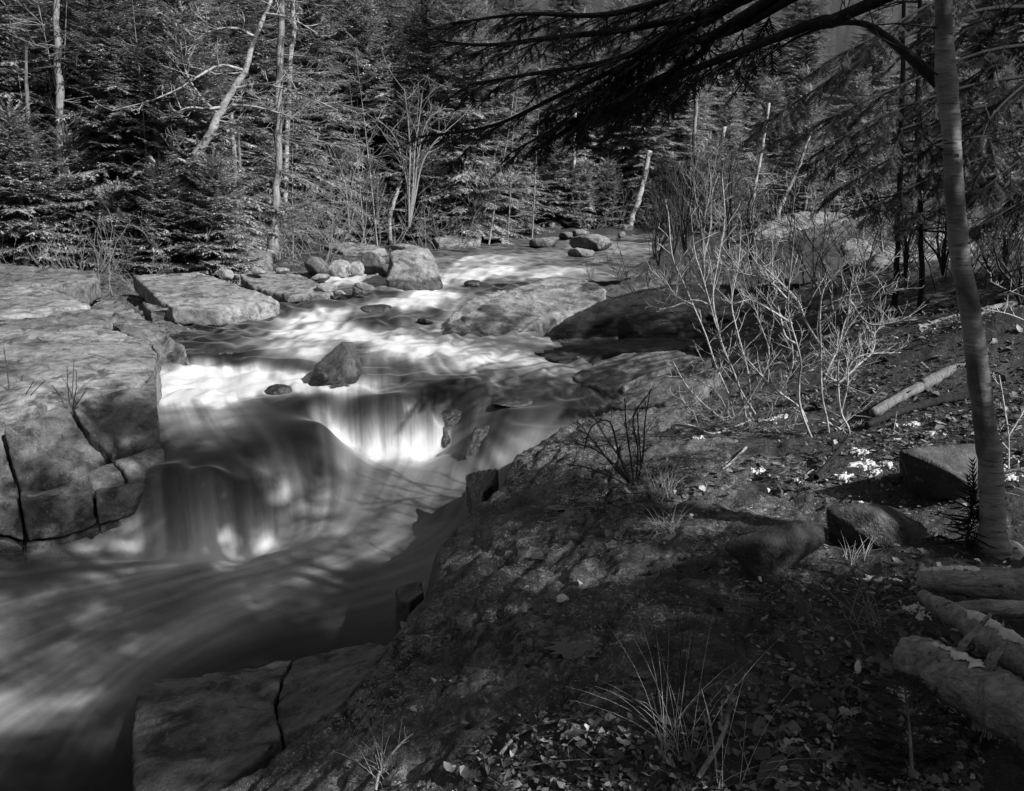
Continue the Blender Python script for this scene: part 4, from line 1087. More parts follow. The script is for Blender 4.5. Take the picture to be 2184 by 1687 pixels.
bough_tree('dark overhanging spruce whose boughs sweep across the top of the picture', B1, [Vector((3.2, 1.6, B1.z - .2)), Vector((3.17, 1.6, 2)), Vector((3.2, 1.6, 4)), Vector((3.2, 1.65, 5.9))], .13,
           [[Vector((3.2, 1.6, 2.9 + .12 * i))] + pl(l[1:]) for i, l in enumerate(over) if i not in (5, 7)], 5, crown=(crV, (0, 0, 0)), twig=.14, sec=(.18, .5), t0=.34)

b2p = UY(2300, 700, 7.6); B2 = Vector((b2p.x, b2p.y, gz(b2p.x, b2p.y)))
right = [
 [(2290,-80,7.6),(2120,-60,7.3),(1980,10,7.0),(1860,80,6.8),(1780,120,6.7)],
 [(2290,20,7.6),(2100,20,7.3),(1900,90,7.0),(1740,190,6.8),(1630,262,6.7)],
 [(2290,90,7.6),(2100,110,7.4),(1880,200,7.1),(1690,285,6.9)],
 [(2290,150,7.6),(2080,180,7.2),(1900,240,7.0),(1760,310,6.7)],
 [(2290,210,7.6),(2080,230,7.4),(1880,290,7.2),(1740,345,7.0)],
 [(2290,260,7.6),(2090,280,7.4),(1920,330,7.2),(1790,400,7.0)],
 [(2290,310,7.6),(2120,330,7.3),(1960,390,7.0),(1850,445,6.8)],
 [(2290,370,7.6),(2150,390,7.4),(2030,430,7.2),(1930,470,7.1)],
 [(2290,130,7.6),(2200,170,7.0),(2120,240,6.5),(2090,300,6.2)],
 [(2290,280,7.6),(2190,330,7.1),(2100,400,6.7)],
 [(2290,390,7.6),(2200,420,7.2),(2090,480,6.9)],
 [(2290,60,7.6),(2200,80,8.2),(2080,160,8.6),(1950,230,8.8)],
 [(2290,200,7.6),(2200,240,8.2),(2080,320,8.5),(1980,380,8.7)],
 [(2290,330,7.6),(2230,360,8.0),(2140,440,8.3),(2060,500,8.4)],
 [(2290,-40,7.6),(2180,0,7.9),(2060,60,8.2),(1960,130,8.3)],
]
_, crV = conifer(92, 5.6, 1.3, .55, .26, 6, .10, .4, TW_FAR, twig=.4, shape=.6)
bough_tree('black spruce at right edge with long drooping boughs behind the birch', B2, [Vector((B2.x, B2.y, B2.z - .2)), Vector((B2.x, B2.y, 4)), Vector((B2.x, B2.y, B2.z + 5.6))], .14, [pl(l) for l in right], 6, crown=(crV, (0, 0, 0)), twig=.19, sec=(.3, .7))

# ------------------------------------------------------------------ birch on the right bank
def birch():
    YB = 3.5
    tr = [(2012,-120,46),(2012,0,34),(2014,100,36),(2017,170,42),(2024,235,40),(2029,300,37),(2031,350,37),(2034,410,38),(2040,474,39),(2050,568,39),(2068,657,40),(2079,738,43),(2088,819,45),(2099,900,43),(2110,981,48),(2115,1062,48),(2116,1120,52),(2118,1150,58),(2122,1175,74),(2126,1198,128)]
    pts = [UY(a, b, YB) for a, b, w in tr]
    rad = [w / 2 * depth_of(p) / FPX for p, (a, b, w) in zip(pts, tr)]
    top = pts[0]
    ex = [top + Vector((-.03 * k, .02 * k, .8 * k)) for k in range(6, 0, -1)]
    base = Vector((pts[-1].x, pts[-1].y, pts[-1].z))
    e = thing('birch_tree', 'slender pale birch trunk with ringed peeling bark on the right bank', 'tree', base)
    mb = MB()
    allp = ex + pts + [base + Vector((0, 0, -.25))]
    R = [.008, .014, .02, .025, .03, .034] + rad + [rad[-1] * 1.1]
    P = spline(allp, 4); n = len(P); m = len(allp)
    RR = [R[min(m - 1, i // 4)] + (R[min(m - 1, i // 4 + 1)] - R[min(m - 1, i // 4)]) * (i % 4) / 4 for i in range(n)]
    rg = random.Random(4)
    mb.tube(P, [r * rg.uniform(.975, 1.03) for r in RR], 18)
    A = np.array(mb.v[:n * 18]); Cn = np.repeat(np.array([tuple(q) for q in P]), 18, 0); A += (A - Cn) * (fbm(A * np.array([14, 14, 9]), 4) * .16)[:, None]; mb.v[:n * 18] = [tuple(q) for q in A]
    part('trunk', mb, M['birch'], e, base)
    for k in range(46):                                             # curls of loose bark
        fl = MB()
        i = rg.randint(26, n - 10); p = P[i]; r = RR[i] * 1.01
        a = rg.uniform(-2.9, -.2); w = rg.uniform(.15, .6); h = rg.uniform(.004, .018); o = rg.uniform(.003, .014)
        row = []
        for q in range(5):
            an = a + w * q / 4; rr = r + o * (q / 4) ** 2
            row.append((p.x + math.cos(an) * rr, p.y + math.sin(an) * rr, p.z))
        for q in range(4):
            A, B = row[q], row[q + 1]
            fl.poly([A, B, (B[0], B[1], B[2] + h), (A[0], A[1], A[2] + h)])
        bmt = part('bark_curl', fl, M['birch'], e, base, False)
    for k, (px, py, ln, sx) in enumerate([(2040,300,.5,1),(2015,170,.6,-1),(2055,340,.35,-1),(2050,60,.7,1),(2005,60,.5,-1),(2070,600,.5,1),(2088,640,.4,1)]):
        mb = MB(); p = UY(px, py, YB)
        grow(mb, p, Vector((sx, rg.uniform(-.3, .3), .25)), ln * .8, .005, 2, rg, .2, (2, 4), (.4, .6), (.4, .9), .1, 5, .0025)
        part('twig', mb, M['twig_dark'], e, base)
    # snapped stub of a dead fork, left of the trunk
    mb = MB(); f = pl([(2000,176,3.55),(1950,130,3.65),(1900,88,3.8),(1846,52,3.95),(1780,52,4.1),(1700,80,4.25),(1620,130,4.4)])
    mb.tube(spline(f, 3), [.026 - .0013 * k for k in range(19)], 8)
    part('dead_fork', mb, M['bark_dark'], e, base)
birch()

# ------------------------------------------------------------------ two bare shrubs on the bank
def shrub(label, base_px, Y, stems, seed, mat, r0=.011, twigs=13, tl=(.1, .34)):
    p = UY(*base_px, Y); base = Vector((p.x, p.y, gz(p.x, p.y)))
    e = thing('bare_shrub', label, 'shrub', base)
    rg = random.Random(seed)
    for s in stems:
        mb = MB(); dY = rg.uniform(-.35, .45)
        path = px_path(s, Y, dY)
        k = min(1.0, .45 + .1 * len(s))
        stem(mb, path, r0 * k, .0035, rg, int(twigs * k), tl, 1)
        part('stem', mb, mat, e, base)
    return e
shrub('pale leafless shrub with wide forking twigs in front of the snow patch', (1765,980), 5.35, [
 [(1750,980),(1708,876),(1704,811),(1708,779),(1700,738),(1684,682),(1680,637),(1688,552),(1696,455)],
 [(1698,734),(1675,718),(1665,682),(1651,621),(1647,576),(1647,500)],
 [(1773,984),(1764,900),(1752,839),(1750,738),(1748,682),(1756,617),(1793,572),(1813,540)],
 [(1801,968),(1811,920),(1793,880),(1787,819),(1789,746),(1805,698),(1813,617),(1825,544)],
 [(1787,819),(1829,779),(1860,750),(1864,714),(1851,706)],
 [(1793,880),(1807,819),(1805,771),(1799,754)],
 [(1720,900),(1704,868),(1647,827),(1615,791),(1578,750)],
 [(1752,819),(1773,771),(1789,738),(1800,690),(1820,650)],
 [(1748,694),(1785,657),(1813,617),(1890,572)],
 [(1805,698),(1849,649),(1890,625),(1934,617)],
 [(1704,800),(1740,790),(1790,812),(1830,760),(1920,752)],
 [(1680,640),(1640,600),(1590,585),(1550,575)],
 [(1688,690),(1640,660),(1600,640),(1560,650)],
 [(1752,740),(1720,690),(1700,640),(1660,600),(1620,560)],
 [(1811,640),(1850,690),(1900,690),(1930,682)],
 [(1764,900),(1790,915),(1812,925),(1800,960)],
 [(1750,975),(1690,940),(1640,920),(1590,900)]], 21, M['twig'], .0100, 17)
shrub('grey leafless shrub with a fan of long stems left of the pale shrub', (1566,895), 5.75, [
 [(1566,896),(1554,843),(1526,779),(1506,718),(1477,649),(1453,593),(1433,544),(1425,455)],
 [(1590,888),(1574,819),(1554,771),(1534,718),(1514,649),(1497,588),(1481,536),(1471,440)],
 [(1611,884),(1578,831),(1562,787),(1538,738),(1530,700)],
 [(1542,896),(1497,859),(1461,819),(1433,768)],
 [(1526,906),(1481,884),(1449,843)],
 [(1560,896),(1526,835),(1477,808),(1418,802)],
 [(1600,885),(1596,800),(1570,700),(1560,640),(1575,560),(1580,470)],
 [(1640,890),(1660,840),(1690,780),(1680,700),(1650,650)],
 [(1566,896),(1610,830),(1640,760),(1620,690),(1600,630)],
 [(1540,740),(1520,640),(1530,560),(1545,470),(1540,380)],
 [(1520,900),(1570,924),(1640,914),(1720,902)],
 [(1460,905),(1500,912),(1535,900),(1566,893)],
 [(1477,650),(1440,630),(1420,600)], [(1514,650),(1480,640),(1430,655),(1405,660)]], 22, M['twig'], .0085, 14)
shrub('small dark shrub fanning left over the bedrock edge', (1350,1035), 4.9, [
 [(1352,1040),(1330,990),(1290,930),(1262,880),(1240,850)], [(1352,1040),(1345,980),(1335,910),(1332,850)], [(1354,1040),(1370,980),(1375,900),(1385,840)],
 [(1350,1042),(1320,1000),(1270,960),(1225,945)], [(1350,1042),(1310,1020),(1260,1000),(1210,990)], [(1355,1040),(1360,960),(1350,890),(1390,830)], [(1350,1044),(1330,1055),(1290,1075),(1200,1082)], [(1350,1046),(1320,1070),(1260,1090),(1210,1110)], [(1348,1040),(1320,970),(1300,900),(1262,910),(1245,960)],
 [(1356,1040),(1366,1000),(1362,930),(1358,870)], [(1350,1040),(1300,985),(1255,930),(1228,915)]], 23, M['twig_dark'], .008, 9, (.06, .22))
shrub('tuft of bare stalks sprouting from the big slab crack at left edge', (30,893), 7.5, [[(28,896),(22,850),(15,790),(8,740)], [(30,896),(45,860),(72,812)], [(32,896),(60,850),(92,815)], [(26,896),(10,860),(-10,820)], [(30,896),(40,850),(48,800)]], 24, M['twig_dark'], .008, 4, (.04, .12))
shrub('second tuft of bare stalks in the slab crack, right of the first', (150,874), 7.4, [[(150,876),(145,830),(143,782)], [(152,876),(155,820),(158,768)], [(154,876),(162,830),(163,790)], [(148,876),(130,850),(112,822)], [(152,876),(172,850),(186,826)]], 25, M['twig_dark'], .006, 4, (.03, .1))
shrub('thin dead spruce seedling standing left of the wedge boulder', (1888,1012), 5.0, [[(1888,1014),(1894,975),(1903,930),(1912,878)], [(1896,960),(1870,962),(1850,970)], [(1897,958),(1920,968),(1934,980)], [(1905,920),(1928,930)], [(1903,930),(1888,935)]], 26, M['twig_mid'], .008, 5, (.03, .08))
shrub('pale twigs hanging at right of the birch trunk', (2140,930), 4.3, [[(2150,1000),(2150,930),(2140,860),(2130,800)], [(2150,960),(2120,920),(2116,880)], [(2150,930),(2180,880),(2190,840)], [(2150,1000),(2110,985),(2090,990)], [(2200,640),(2150,620),(2110,600)], [(2200,690),(2150,670),(2100,660)]], 27, M['twig'], .006, 6, (.05, .15))

# ------------------------------------------------------------------ standing and leaning trunks in the wood
def trunk_tree(name, label, path, radii, mat, seed, snags=0, snag_len=(.3, 1.0), snag_r=.012, lvl=1, limbs=(), cat='tree', up=0., group=None, sides=9, twig_mat=None, side=None):
    """bare trunk along world points with snags and traced limbs"""
    base = Vector(path[0]); base.z = min(base.z, gz(base.x, base.y) + .05)
    e = thing(name, label, cat, base, group)
    P = spline(path, 4); n = len(P); m = len(radii)
    R = [radii[min(m - 1, i // 4)] + (radii[min(m - 1, i // 4 + 1)] - radii[min(m - 1, i // 4)]) * (i % 4) / 4 for i in range(n)]
    rg = random.Random(seed)
    mb = MB(); P = [p + Vector((rg.uniform(-1, 1), rg.uniform(-1, 1), 0)) * (R[i] * .35 if 0 < i < n - 1 else 0) for i, p in enumerate(P)]
    mb.tube([base + Vector((0, 0, -.3))] + P, [R[0] * 1.25] + [r * rg.uniform(.88, 1.1) for r in R], sides)
    part('trunk', mb, mat, e, base)
    tm = twig_mat or mat
    for L in limbs:
        mb = MB(); stem(mb, L, snag_r * 2.6, .006, rg, 12, (.2, .8), 2, 5, .2, rt=.008)
        part('limb', mb, tm, e, base)
    if snags:
        mb = MB()
        for k in range(snags):
            t = rg.uniform(.12, .98); i = min(n - 2, int(t * (n - 1))); b = P[i]
            a = rg.uniform(0, 6.28) if side is None else side + rg.uniform(-.9, .9)
            grow(mb, b, Vector((math.cos(a), math.sin(a), rg.uniform(-.25, .25) + up)), rg.uniform(*snag_len) * (1.1 - .5 * t), snag_r * rg.uniform(.6, 1.1), lvl, rg, .16, (2, 4), (.3, .6), (.4, .9), .0, 4, .004)
        part('dead_branches', mb, tm, e, base)['kind'] = 'stuff'
    return e

def rpx(w, Y): return w / 2 * Y / FPX * .82
trunk_tree('spruce_tree', 'straight grey trunk with short snags rising near the left edge', pl([(142,520,17.6),(136,470,17.6),(134,380,17.6),(128,250,17.6),(122,100,17.6),(116,-120,17.6)]), [rpx(w, 17.6) for w in (30, 24, 21, 19, 17, 14)], M['bark_pale'], 31, 26, (.3, .9), .012)
trunk_tree('spruce_tree', 'pale straight trunk with fine bare branches on the left shore', pl([(582,505,19.4),(586,470,19.4),(590,400,19.4),(595,250,19.4),(597,150,19.4),(600,0,19.4),(602,-120,19.4)]), [rpx(w, 19.4) for w in (32, 22, 20, 18, 17, 15, 12)], M['bark_pale'], 32, 70, (.7, 2.2), .011, 2, side=0.)
trunk_tree('birch_tree', 'old leaning birch with crooked bright limbs in the left wood', pl([(372,500,17.8),(392,400,17.7),(412,344,17.6),(450,280,17.5),(472,235,17.5),(497,195,17.5),(528,140,17.5),(540,90,17.5),(566,30,17.6),(600,-60,17.8)]), [rpx(w, 17.6) for w in (26, 25, 24, 20, 18, 16, 14, 11, 9, 5)], M['birch_white'], 33, 10, (.5, 1.5), .014, 2,
  limbs=[pl(l) for l in ([(480,228,17.5),(440,232,17.3),(400,230,17.0),(355,252,16.8)], [(497,225,17.5),(540,228,17.3),(590,240,17.0),(640,255,16.8)], [(520,150,17.5),(470,140,17.3),(420,165,17.0),(380,190,16.9),(320,215,16.7),(240,236,16.6)], [(470,245,17.5),(430,210,17.3),(395,150,17.1),(385,90,17.0)], [(545,80,17.5),(500,60,17.3),(440,70,17.1),(400,110,17.0)], [(500,190,17.5),(560,180,17.3),(640,200,17.1),(720,235,17.0)], [(412,344,17.6),(390,325,17.4),(365,318,17.2)], [(566,30,17.6),(620,40,17.3),(690,80,17.1)])], twig_mat=M['birch_white'])
trunk_tree('dead_tree', 'dark crooked dead stem crossing in front of the old leaning birch', pl([(360,480,17.2),(366,400,17.2),(362,260,17.2),(372,180,17.2),(374,110,17.2),(368,40,17.2)]), [rpx(w, 17.2) for w in (14, 13, 12, 11, 8, 5)], M['bark_dark'], 34, 12, (.4, 1.4), .01, 2, up=.4)
trunk_tree('dead_tree', 'slim grey dead trunk left of the pale shore trunk', pl([(506,492,19.0),(502,420,19.0),(498,330,19.0),(494,240,19.0)]), [rpx(w, 19) for w in (16, 13, 12, 8)], M['bark_pale'], 35, 14, (.3, .8), .009)
trunk_tree('dead_tree', 'second slim dead trunk close beside the slim grey one', pl([(516,486,19.3),(513,420,19.3),(511,350,19.3),(508,270,19.3)]), [rpx(w, 19.3) for w in (10, 9, 8, 5)], M['bark'], 36, 12, (.3, .7), .008)
trunk_tree('dead_tree', 'slim grey trunk in the shade by the left edge', pl([(70,530,17.5),(68,470,17.5),(62,380,17.5),(58,240,17.5),(56,100,17.5)]), [rpx(w, 17.5) for w in (19, 16, 13, 10, 6)], M['bark'], 37, 10, (.3, .9), .01)
trunk_tree('birch_tree', 'white birch stem high behind the pale shore trunk', pl([(606,470,23),(612,300,23),(618,150,23),(626,60,23),(622,-80,23)]), [rpx(w, 23) for w in (14, 13, 12, 11, 9)], M['birch_white'], 38, 12, (.5, 1.5), .01, 1)
trunk_tree('birch_tree', 'pale thin birch rising above the old leaning birch', pl([(352,480,20),(356,300,20),(364,100,20),(372,-80,20)]), [rpx(w, 20) for w in (15, 14, 12, 9)], M['birch_white'], 39, 16, (.4, 1.3), .01, 1)
trunk_tree('dead_tree', 'leaning pale dead trunk with exposed roots at the stream head', pl([(1336,490,33),(1346,470,33),(1358,430,33),(1372,380,33),(1386,322,33)]), [rpx(w, 33) for w in (26, 18, 16, 15, 13)], M['birch_white'], 40, 16, (.3, 1.0), .016, 1, twig_mat=M['bark_pale'])
trunk_tree('dead_tree', 'pale leaning snag behind the shrub tops right of the stream', pl([(1516,470,27),(1526,400,27),(1534,340,27),(1546,270,27)]), [rpx(w, 27) for w in (15, 13, 12, 9)], M['birch_white'], 41, 18, (.4, 1.2), .012, 1, twig_mat=M['bark_pale'])
trunk_tree('birch_tree', 'thin speckled birch left of the bald outcrop', pl([(1600,460,24),(1606,420,24),(1614,370,24),(1624,320,24),(1640,220,24)]), [rpx(w, 24) for w in (11, 10, 9, 9, 6)], M['birch_white'], 42, 14, (.5, 1.5), .009, 1, twig_mat=M['twig'])
trunk_tree('birch_tree', 'thin leaning birch above the bald outcrop', pl([(1660,450,24),(1676,415,24),(1692,380,24),(1708,340,24),(1730,280,24)]), [rpx(w, 24) for w in (11, 10, 9, 9, 5)], M['birch_white'], 43, 16, (.5, 1.5), .009, 1, twig_mat=M['twig'])
trunk_tree('dead_tree', 'broken pale trunk standing among the spruces left of the leaning dead trunk', pl([(1222,470,34.5),(1222,380,34.5),(1224,330,34.5),(1226,240,34.5)]), [rpx(w, 34.5) for w in (11, 10, 10, 8)], M['birch_white'], 44, 22, (.4, 1.2), .014, 1, twig_mat=M['bark_pale'])
trunk_tree('dead_tree', 'short mottled snag leaning on the far left shore', pl([(830,470,25.5),(838,440,25.5),(846,410,25.5),(856,384,25.5)]), [rpx(w, 25.5) for w in (11, 10, 9, 8)], M['birch_white'], 45, 5, (.2, .6), .01, 1)
trunk_tree('birch_tree', 'white birch trunk slanting up under the top edge', pl([(770,470,29),(780,250,29),(800,130,29),(838,85,29),(884,40,29),(930,-20,29)]), [rpx(w, 29) for w in (13, 12, 11, 10, 10, 8)], M['birch_white'], 46, 10, (.4, 1.2), .012, 1)
trunk_tree('birch_tree', 'white birch stem by the pale hillside gap', pl([(752,470,31),(748,200,31),(746,60,31),(748,-60,31)]), [rpx(w, 31) for w in (13, 12, 11, 9)], M['birch_white'], 47, 12, (.4, 1.2), .012, 1)
trunk_tree('dead_tree', 'upright grey snag high on the right slope', pl([(1476,470,37),(1480,330,37),(1484,200,37),(1488,100,37)]), [rpx(w, 37) for w in (12, 11, 10, 7)], M['bark_pale'], 48, 24, (.5, 1.4), .014, 1)

trunk_tree('dead_tree', 'thin dark trunk added to cast a shadow bar, behind the black spruce boughs left of the birch', pl([(1912,600,9.0),(1916,450,9.0),(1922,250,9.0),(1926,50,9.0),(1930,-120,9.0)]), [rpx(w, 9) for w in (15, 13, 12, 10, 8)], M['bark_dark'], 49, 14, (.3, 1.0), .01, 1)  # this and the next trunk are added to throw shadow bars on the whaleback
trunk_tree('dead_tree', 'second thin dark trunk added to cast a shadow bar, hidden by the boughs close to the birch', pl([(1966,605,8.4),(1962,450,8.4),(1956,250,8.4),(1960,50,8.4),(1962,-120,8.4)]), [rpx(w, 8.4) for w in (13, 12, 11, 9, 8)], M['bark_dark'], 50, 14, (.3, 1.0), .01, 1)
# alders: several thin stems from one root
def alder(label, px, py, Y, stems, seed, mat, w=7):
    p = UY(px, py, Y); base = Vector((p.x, p.y, gz(p.x, p.y)))
    e = thing('alder_clump', label, 'tree', base)
    rg = random.Random(seed)
    for s in stems:
        mb = MB(); path = px_path([(px, py + 6)] + s, Y, rg.uniform(-.8, .8))
        stem(mb, path, rpx(w, Y), .004 + .0003 * Y, rg, 10, (.025 * Y, .07 * Y), 1, 5, .2, rt=.0004 * Y, up=.4)
        part('stem', mb, mat, e, base)
    return e
alder('slender many stemmed alder on the far left shore', 872, 478, 24.5, [[(872,400),(874,330),(870,260),(862,190)], [(880,400),(884,320),(892,270),(900,200)], [(885,420),(900,350),(930,300),(985,250)], [(868,420),(862,360),(840,290),(800,250)], [(884,400),(890,340),(910,260),(950,230)]], 61, M['twig_mid'])
alder('bare pale sapling left of the slender alder', 745, 490, 23, [[(748,430),(752,380),(770,330)], [(740,430),(735,390),(720,340)], [(755,450),(775,410),(790,370)]], 62, M['twig_mid'], 6)
alder('low tangled dead branches on the shore below the big bough tip', 1015, 470, 27, [[(1010,430),(1000,400),(985,380)], [(1030,430),(1060,400),(1080,395)], [(1000,440),(975,420)], [(1040,440),(1055,420),(1040,395)]], 63, M['twig'], 6)
for i, (px, py, Y, hs, lb) in enumerate([(1435,545,14.5,150,'dark bare sapling at the water edge right of the upper rapids'), (1462,540,14,190,'tall dark sapling with upright twigs, second from the upper rapids'), (1500,545,13.5,210,'tall dark sapling standing left of the bald outcrop'), (1555,545,13,240,'tallest dark sapling in front of the bald outcrop left end'), (1405,560,15,110,'low dark twiggy bush overhanging the upper rapids edge'), (1600,560,12.5,150,'dark sapling by the hollowed boulder')]):
    rg = random.Random(70 + i)
    alder(lb, px, py, Y, [[(px + dx * t + 5 * math.sin(9 * t + dx), py - hs * t * hh) for t in (.35, .7, 1)] for dx, hh in [(rg.uniform(-30, 30), rg.uniform(.7, 1.1)) for k in range(4)]], 80 + i, M['twig_dark'] if i != 2 else M['twig_mid'], 7)
rs_specs = [(2010,580,8.6,'dark leaning saplings crossing the striped slab'), (2130,600,8.2,'dark criss-cross saplings at the right edge behind the birch'), (1930,590,9.0,'thin dark sapling left of the birch over the striped slab'), (2175,640,7.5,'dark saplings cut by the right edge')]
for i, (px, py, Y, lb) in enumerate(rs_specs):
    rg = random.Random(90 + i)
    alder(lb, px, py, Y, [[(px + dx * t + 6 * math.sin(9 * t + dx), py - 190 * t * hh) for t in (.35, .7, 1)] for dx, hh in [(rg.uniform(-80, 60), rg.uniform(.5, 1.1)) for k in range(5)]], 95 + i, M['twig_dark'], 7)

# thin dead saplings through the wood: four shapes, copied
SAP = []
for k in range(4):
    rg = random.Random(150 + k); mb = MB(); h = rg.uniform(4, 7)
    P = spline([Vector((rg.uniform(-.12, .12) * z, rg.uniform(-.1, .1) * z, z * h)) for z in (-.05, .3, .6, 1)], 5)
    mb.tube(P, [.035 * (1 - .85 * i / (len(P) - 1)) for i in range(len(P))], 5)
    tmesh = mb.mesh('trunk', M['bark_pale']); mb = MB()
    for q in range(34):
        i = rg.randint(2, len(P) - 1); a = rg.uniform(0, 6.28)
        grow(mb, P[i], Vector((math.cos(a), math.sin(a), rg.uniform(-.2, .6))), rg.uniform(.4, 1.5) * (1.2 - .7 * i / len(P)), .011, 1, rg, .2, (2, 4), (.3, .6), (.4, .9), .05, 3, .005)
    SAP.append((tmesh, mb.mesh('dead_branches', M['twig_mid'])))
rg = random.Random(151)
_sp = sorted((rg.uniform(-40, 1140), rg.uniform(17.2, 19.5)) for k in range(16)); _sp = [(a, b if a < 560 else b + (a - 560) * .016) for a, b in _sp]
for i, (px, Y) in enumerate(_sp):
    x = (px - CX) / FPX * Y / CP
    e = thing('dead_sapling', 'thin bare dead sapling, %s from left along the left wood edge' % ORD[i], 'tree', Vector((x, Y, gz(x, Y))), 'dead saplings along the left wood')
    tm, bm_ = SAP[i % 4]; link('trunk', tm, e); link('dead_branches', bm_, e)['kind'] = 'stuff'
    e.rotation_euler = (rg.uniform(-.15, .15), rg.uniform(-.15, .15), rg.uniform(0, 6.28)); e.scale = (rg.uniform(.6, 1.1),) * 3

# bare bushes along the banks: four shapes, copied
BUSH = []
for k in range(4):
    mb = MB(); rg = random.Random(200 + k)
    for j in range(9):
        a = rg.uniform(0, 6.28); sp = rg.uniform(.1, 1.3)
        grow(mb, Vector((.25 * math.cos(a), .25 * math.sin(a), -.05)), Vector((math.cos(a) * sp, math.sin(a) * sp, 1)), rg.uniform(.5, 1.5), .008, 2, rg, .28, (2, 4), (.3, .7), (.4, 1.0), .15, 4, .003)
    BUSH.append(mb.mesh('bare_bush', M['twig_mid']))
rg = random.Random(77)
def bushes(lst, label, group, sc=(.7, 1.1)):
    lst = sorted(lst)
    for i, (px, Y) in enumerate(lst):
        x = (px - CX) / FPX * Y / CP
        o = link('bare_bush', BUSH[rg.randint(0, 3)], loc=(x, Y, gz(x, Y)), rot=(0, 0, rg.uniform(0, 6.28)), scale=rg.uniform(*sc))
        tag(o, label.replace('#', ORD[i] + ' from left'), 'bush', group)
bushes([(240,14.6),(330,15.9),(190,15.4),(60,16.2),(470,17.2),(380,17.0)], 'leafless bush, # among the left rock shelves', 'bare bushes on the left shelves')
bushes([(640,20.5),(700,21.5),(760,22.5),(690,19.8),(820,23.5),(920,24.5),(960,25),(610,18.8)], 'leafless bush, # along the far left shore', 'bare bushes on the left shore', (.9, 1.5))
bushes([(1250,33.5),(1300,33.8),(1400,32),(1450,28),(1500,24),(1560,22),(1640,20),(1750,21),(1850,19)], 'leafless bush, # on the far right bank', 'bare bushes on the far right bank', (.9, 1.4))

DARK = []
for me_ in BUSH:
    m2 = me_.copy(); m2.materials.clear(); m2.materials.append(M['twig_dark']); m2.name = 'bare_bush'; DARK.append(m2)
BUSH[:] = DARK
bushes([(1400,14),(1450,12.5),(1500,13.2),(1560,11.5),(1620,12.6),(1690,11),(1760,10.6),(1830,10.2),(1900,11),(1980,9.4),(2060,9.2),(2140,9)], 'dark leafless bush, # in the brush behind the twiggy shrubs', 'dark brush on the right bank', (.7, 1.2))

# ------------------------------------------------------------------ spruces added out of view, crowns thinned to shade the bank and pool
mb, (V, F) = conifer(8, 8.0, 2.2, .12, .34, 6, .12, .35, TW_FAR, twig=.5, thin=.44, shape=.5)
CONIFERS.append((mb.mesh('trunk', M['bark']), mesh_np('crown', V, F, M['needle']), 8.0))
mb, (V, F) = conifer(18, 8.0, 2.0, .5, .30, 6, .12, .35, TW_FAR, twig=.5, thin=.72, shape=.5)
CONIFERS.append((mb.mesh('trunk', M['bark']), mesh_np('crown', V, F, M['needle']), 8.0))
for i, (x, y, k, sc, lb) in enumerate([(5.1, 1.5, 7, .95, 'high crowned spruce added out of view for shade, right of the overhanging spruce'), (4.7, -.1, 6, .85, 'spruce added out of view for shade, right of the logs'), (6.6, -1.0, 6, 1.0, 'tall spruce added out of view for shade, behind the overhanging spruce'), (4.0, -1.2, 6, .6, 'spruce added out of view for shade, at the right shoulder of the viewer'), (7.6, 7.2, 6, .85, 'spruce added out of view for shade, right of the black spruce')]):
    plant(CONIFERS[k], (x, y, gz(x, y) - .05), i * 1.3, sc, 'spruce_tree', lb, 'tree')

# ------------------------------------------------------------------ logs, sticks
def mat_log():
    t = NT('barkless_log')
    tc = t.node('ShaderNodeTexCoord'); mp = t.node('ShaderNodeMapping'); mp.inputs['Rotation'].default_value = (0, 0, .62); mp.inputs['Scale'].default_value = (.22, 1, 1); t.l.new(tc.outputs['Object'], mp.inputs[0])
    c = mp.outputs[0]; c2 = t.coord('Object'); a = t.noise(c, 16, 7, .7, .6); b = t.noise(c, 70, 4, .7); d = t.noise(c2, 16, 4, .6)
    col = t.math('MULTIPLY', t.mix(t.ramp(a, [(.35, 0), (.65, 1)]), .16, .40), t.ramp(b, [(.3, .6), (.7, 1.3)]))
    col = t.mix(t.ramp(d, [(.60, 0), (.66, 1)]), col, .03)
    return t.done(t.principled(col, .85, t.bump(t.math('ADD', a, t.math('MULTIPLY', b, .5)), 1.0, .03), .2))
M['log'] = mat_log()
def mat_snow():
    t = NT('old_snow'); c = t.coord('Object'); a = t.noise(c, 30, 4, .6)
    return t.done(t.principled(t.ramp(a, [(.3, .42), (.7, .62)]), .6, t.bump(a, .4, .01), .2))
M['snow'] = mat_snow()
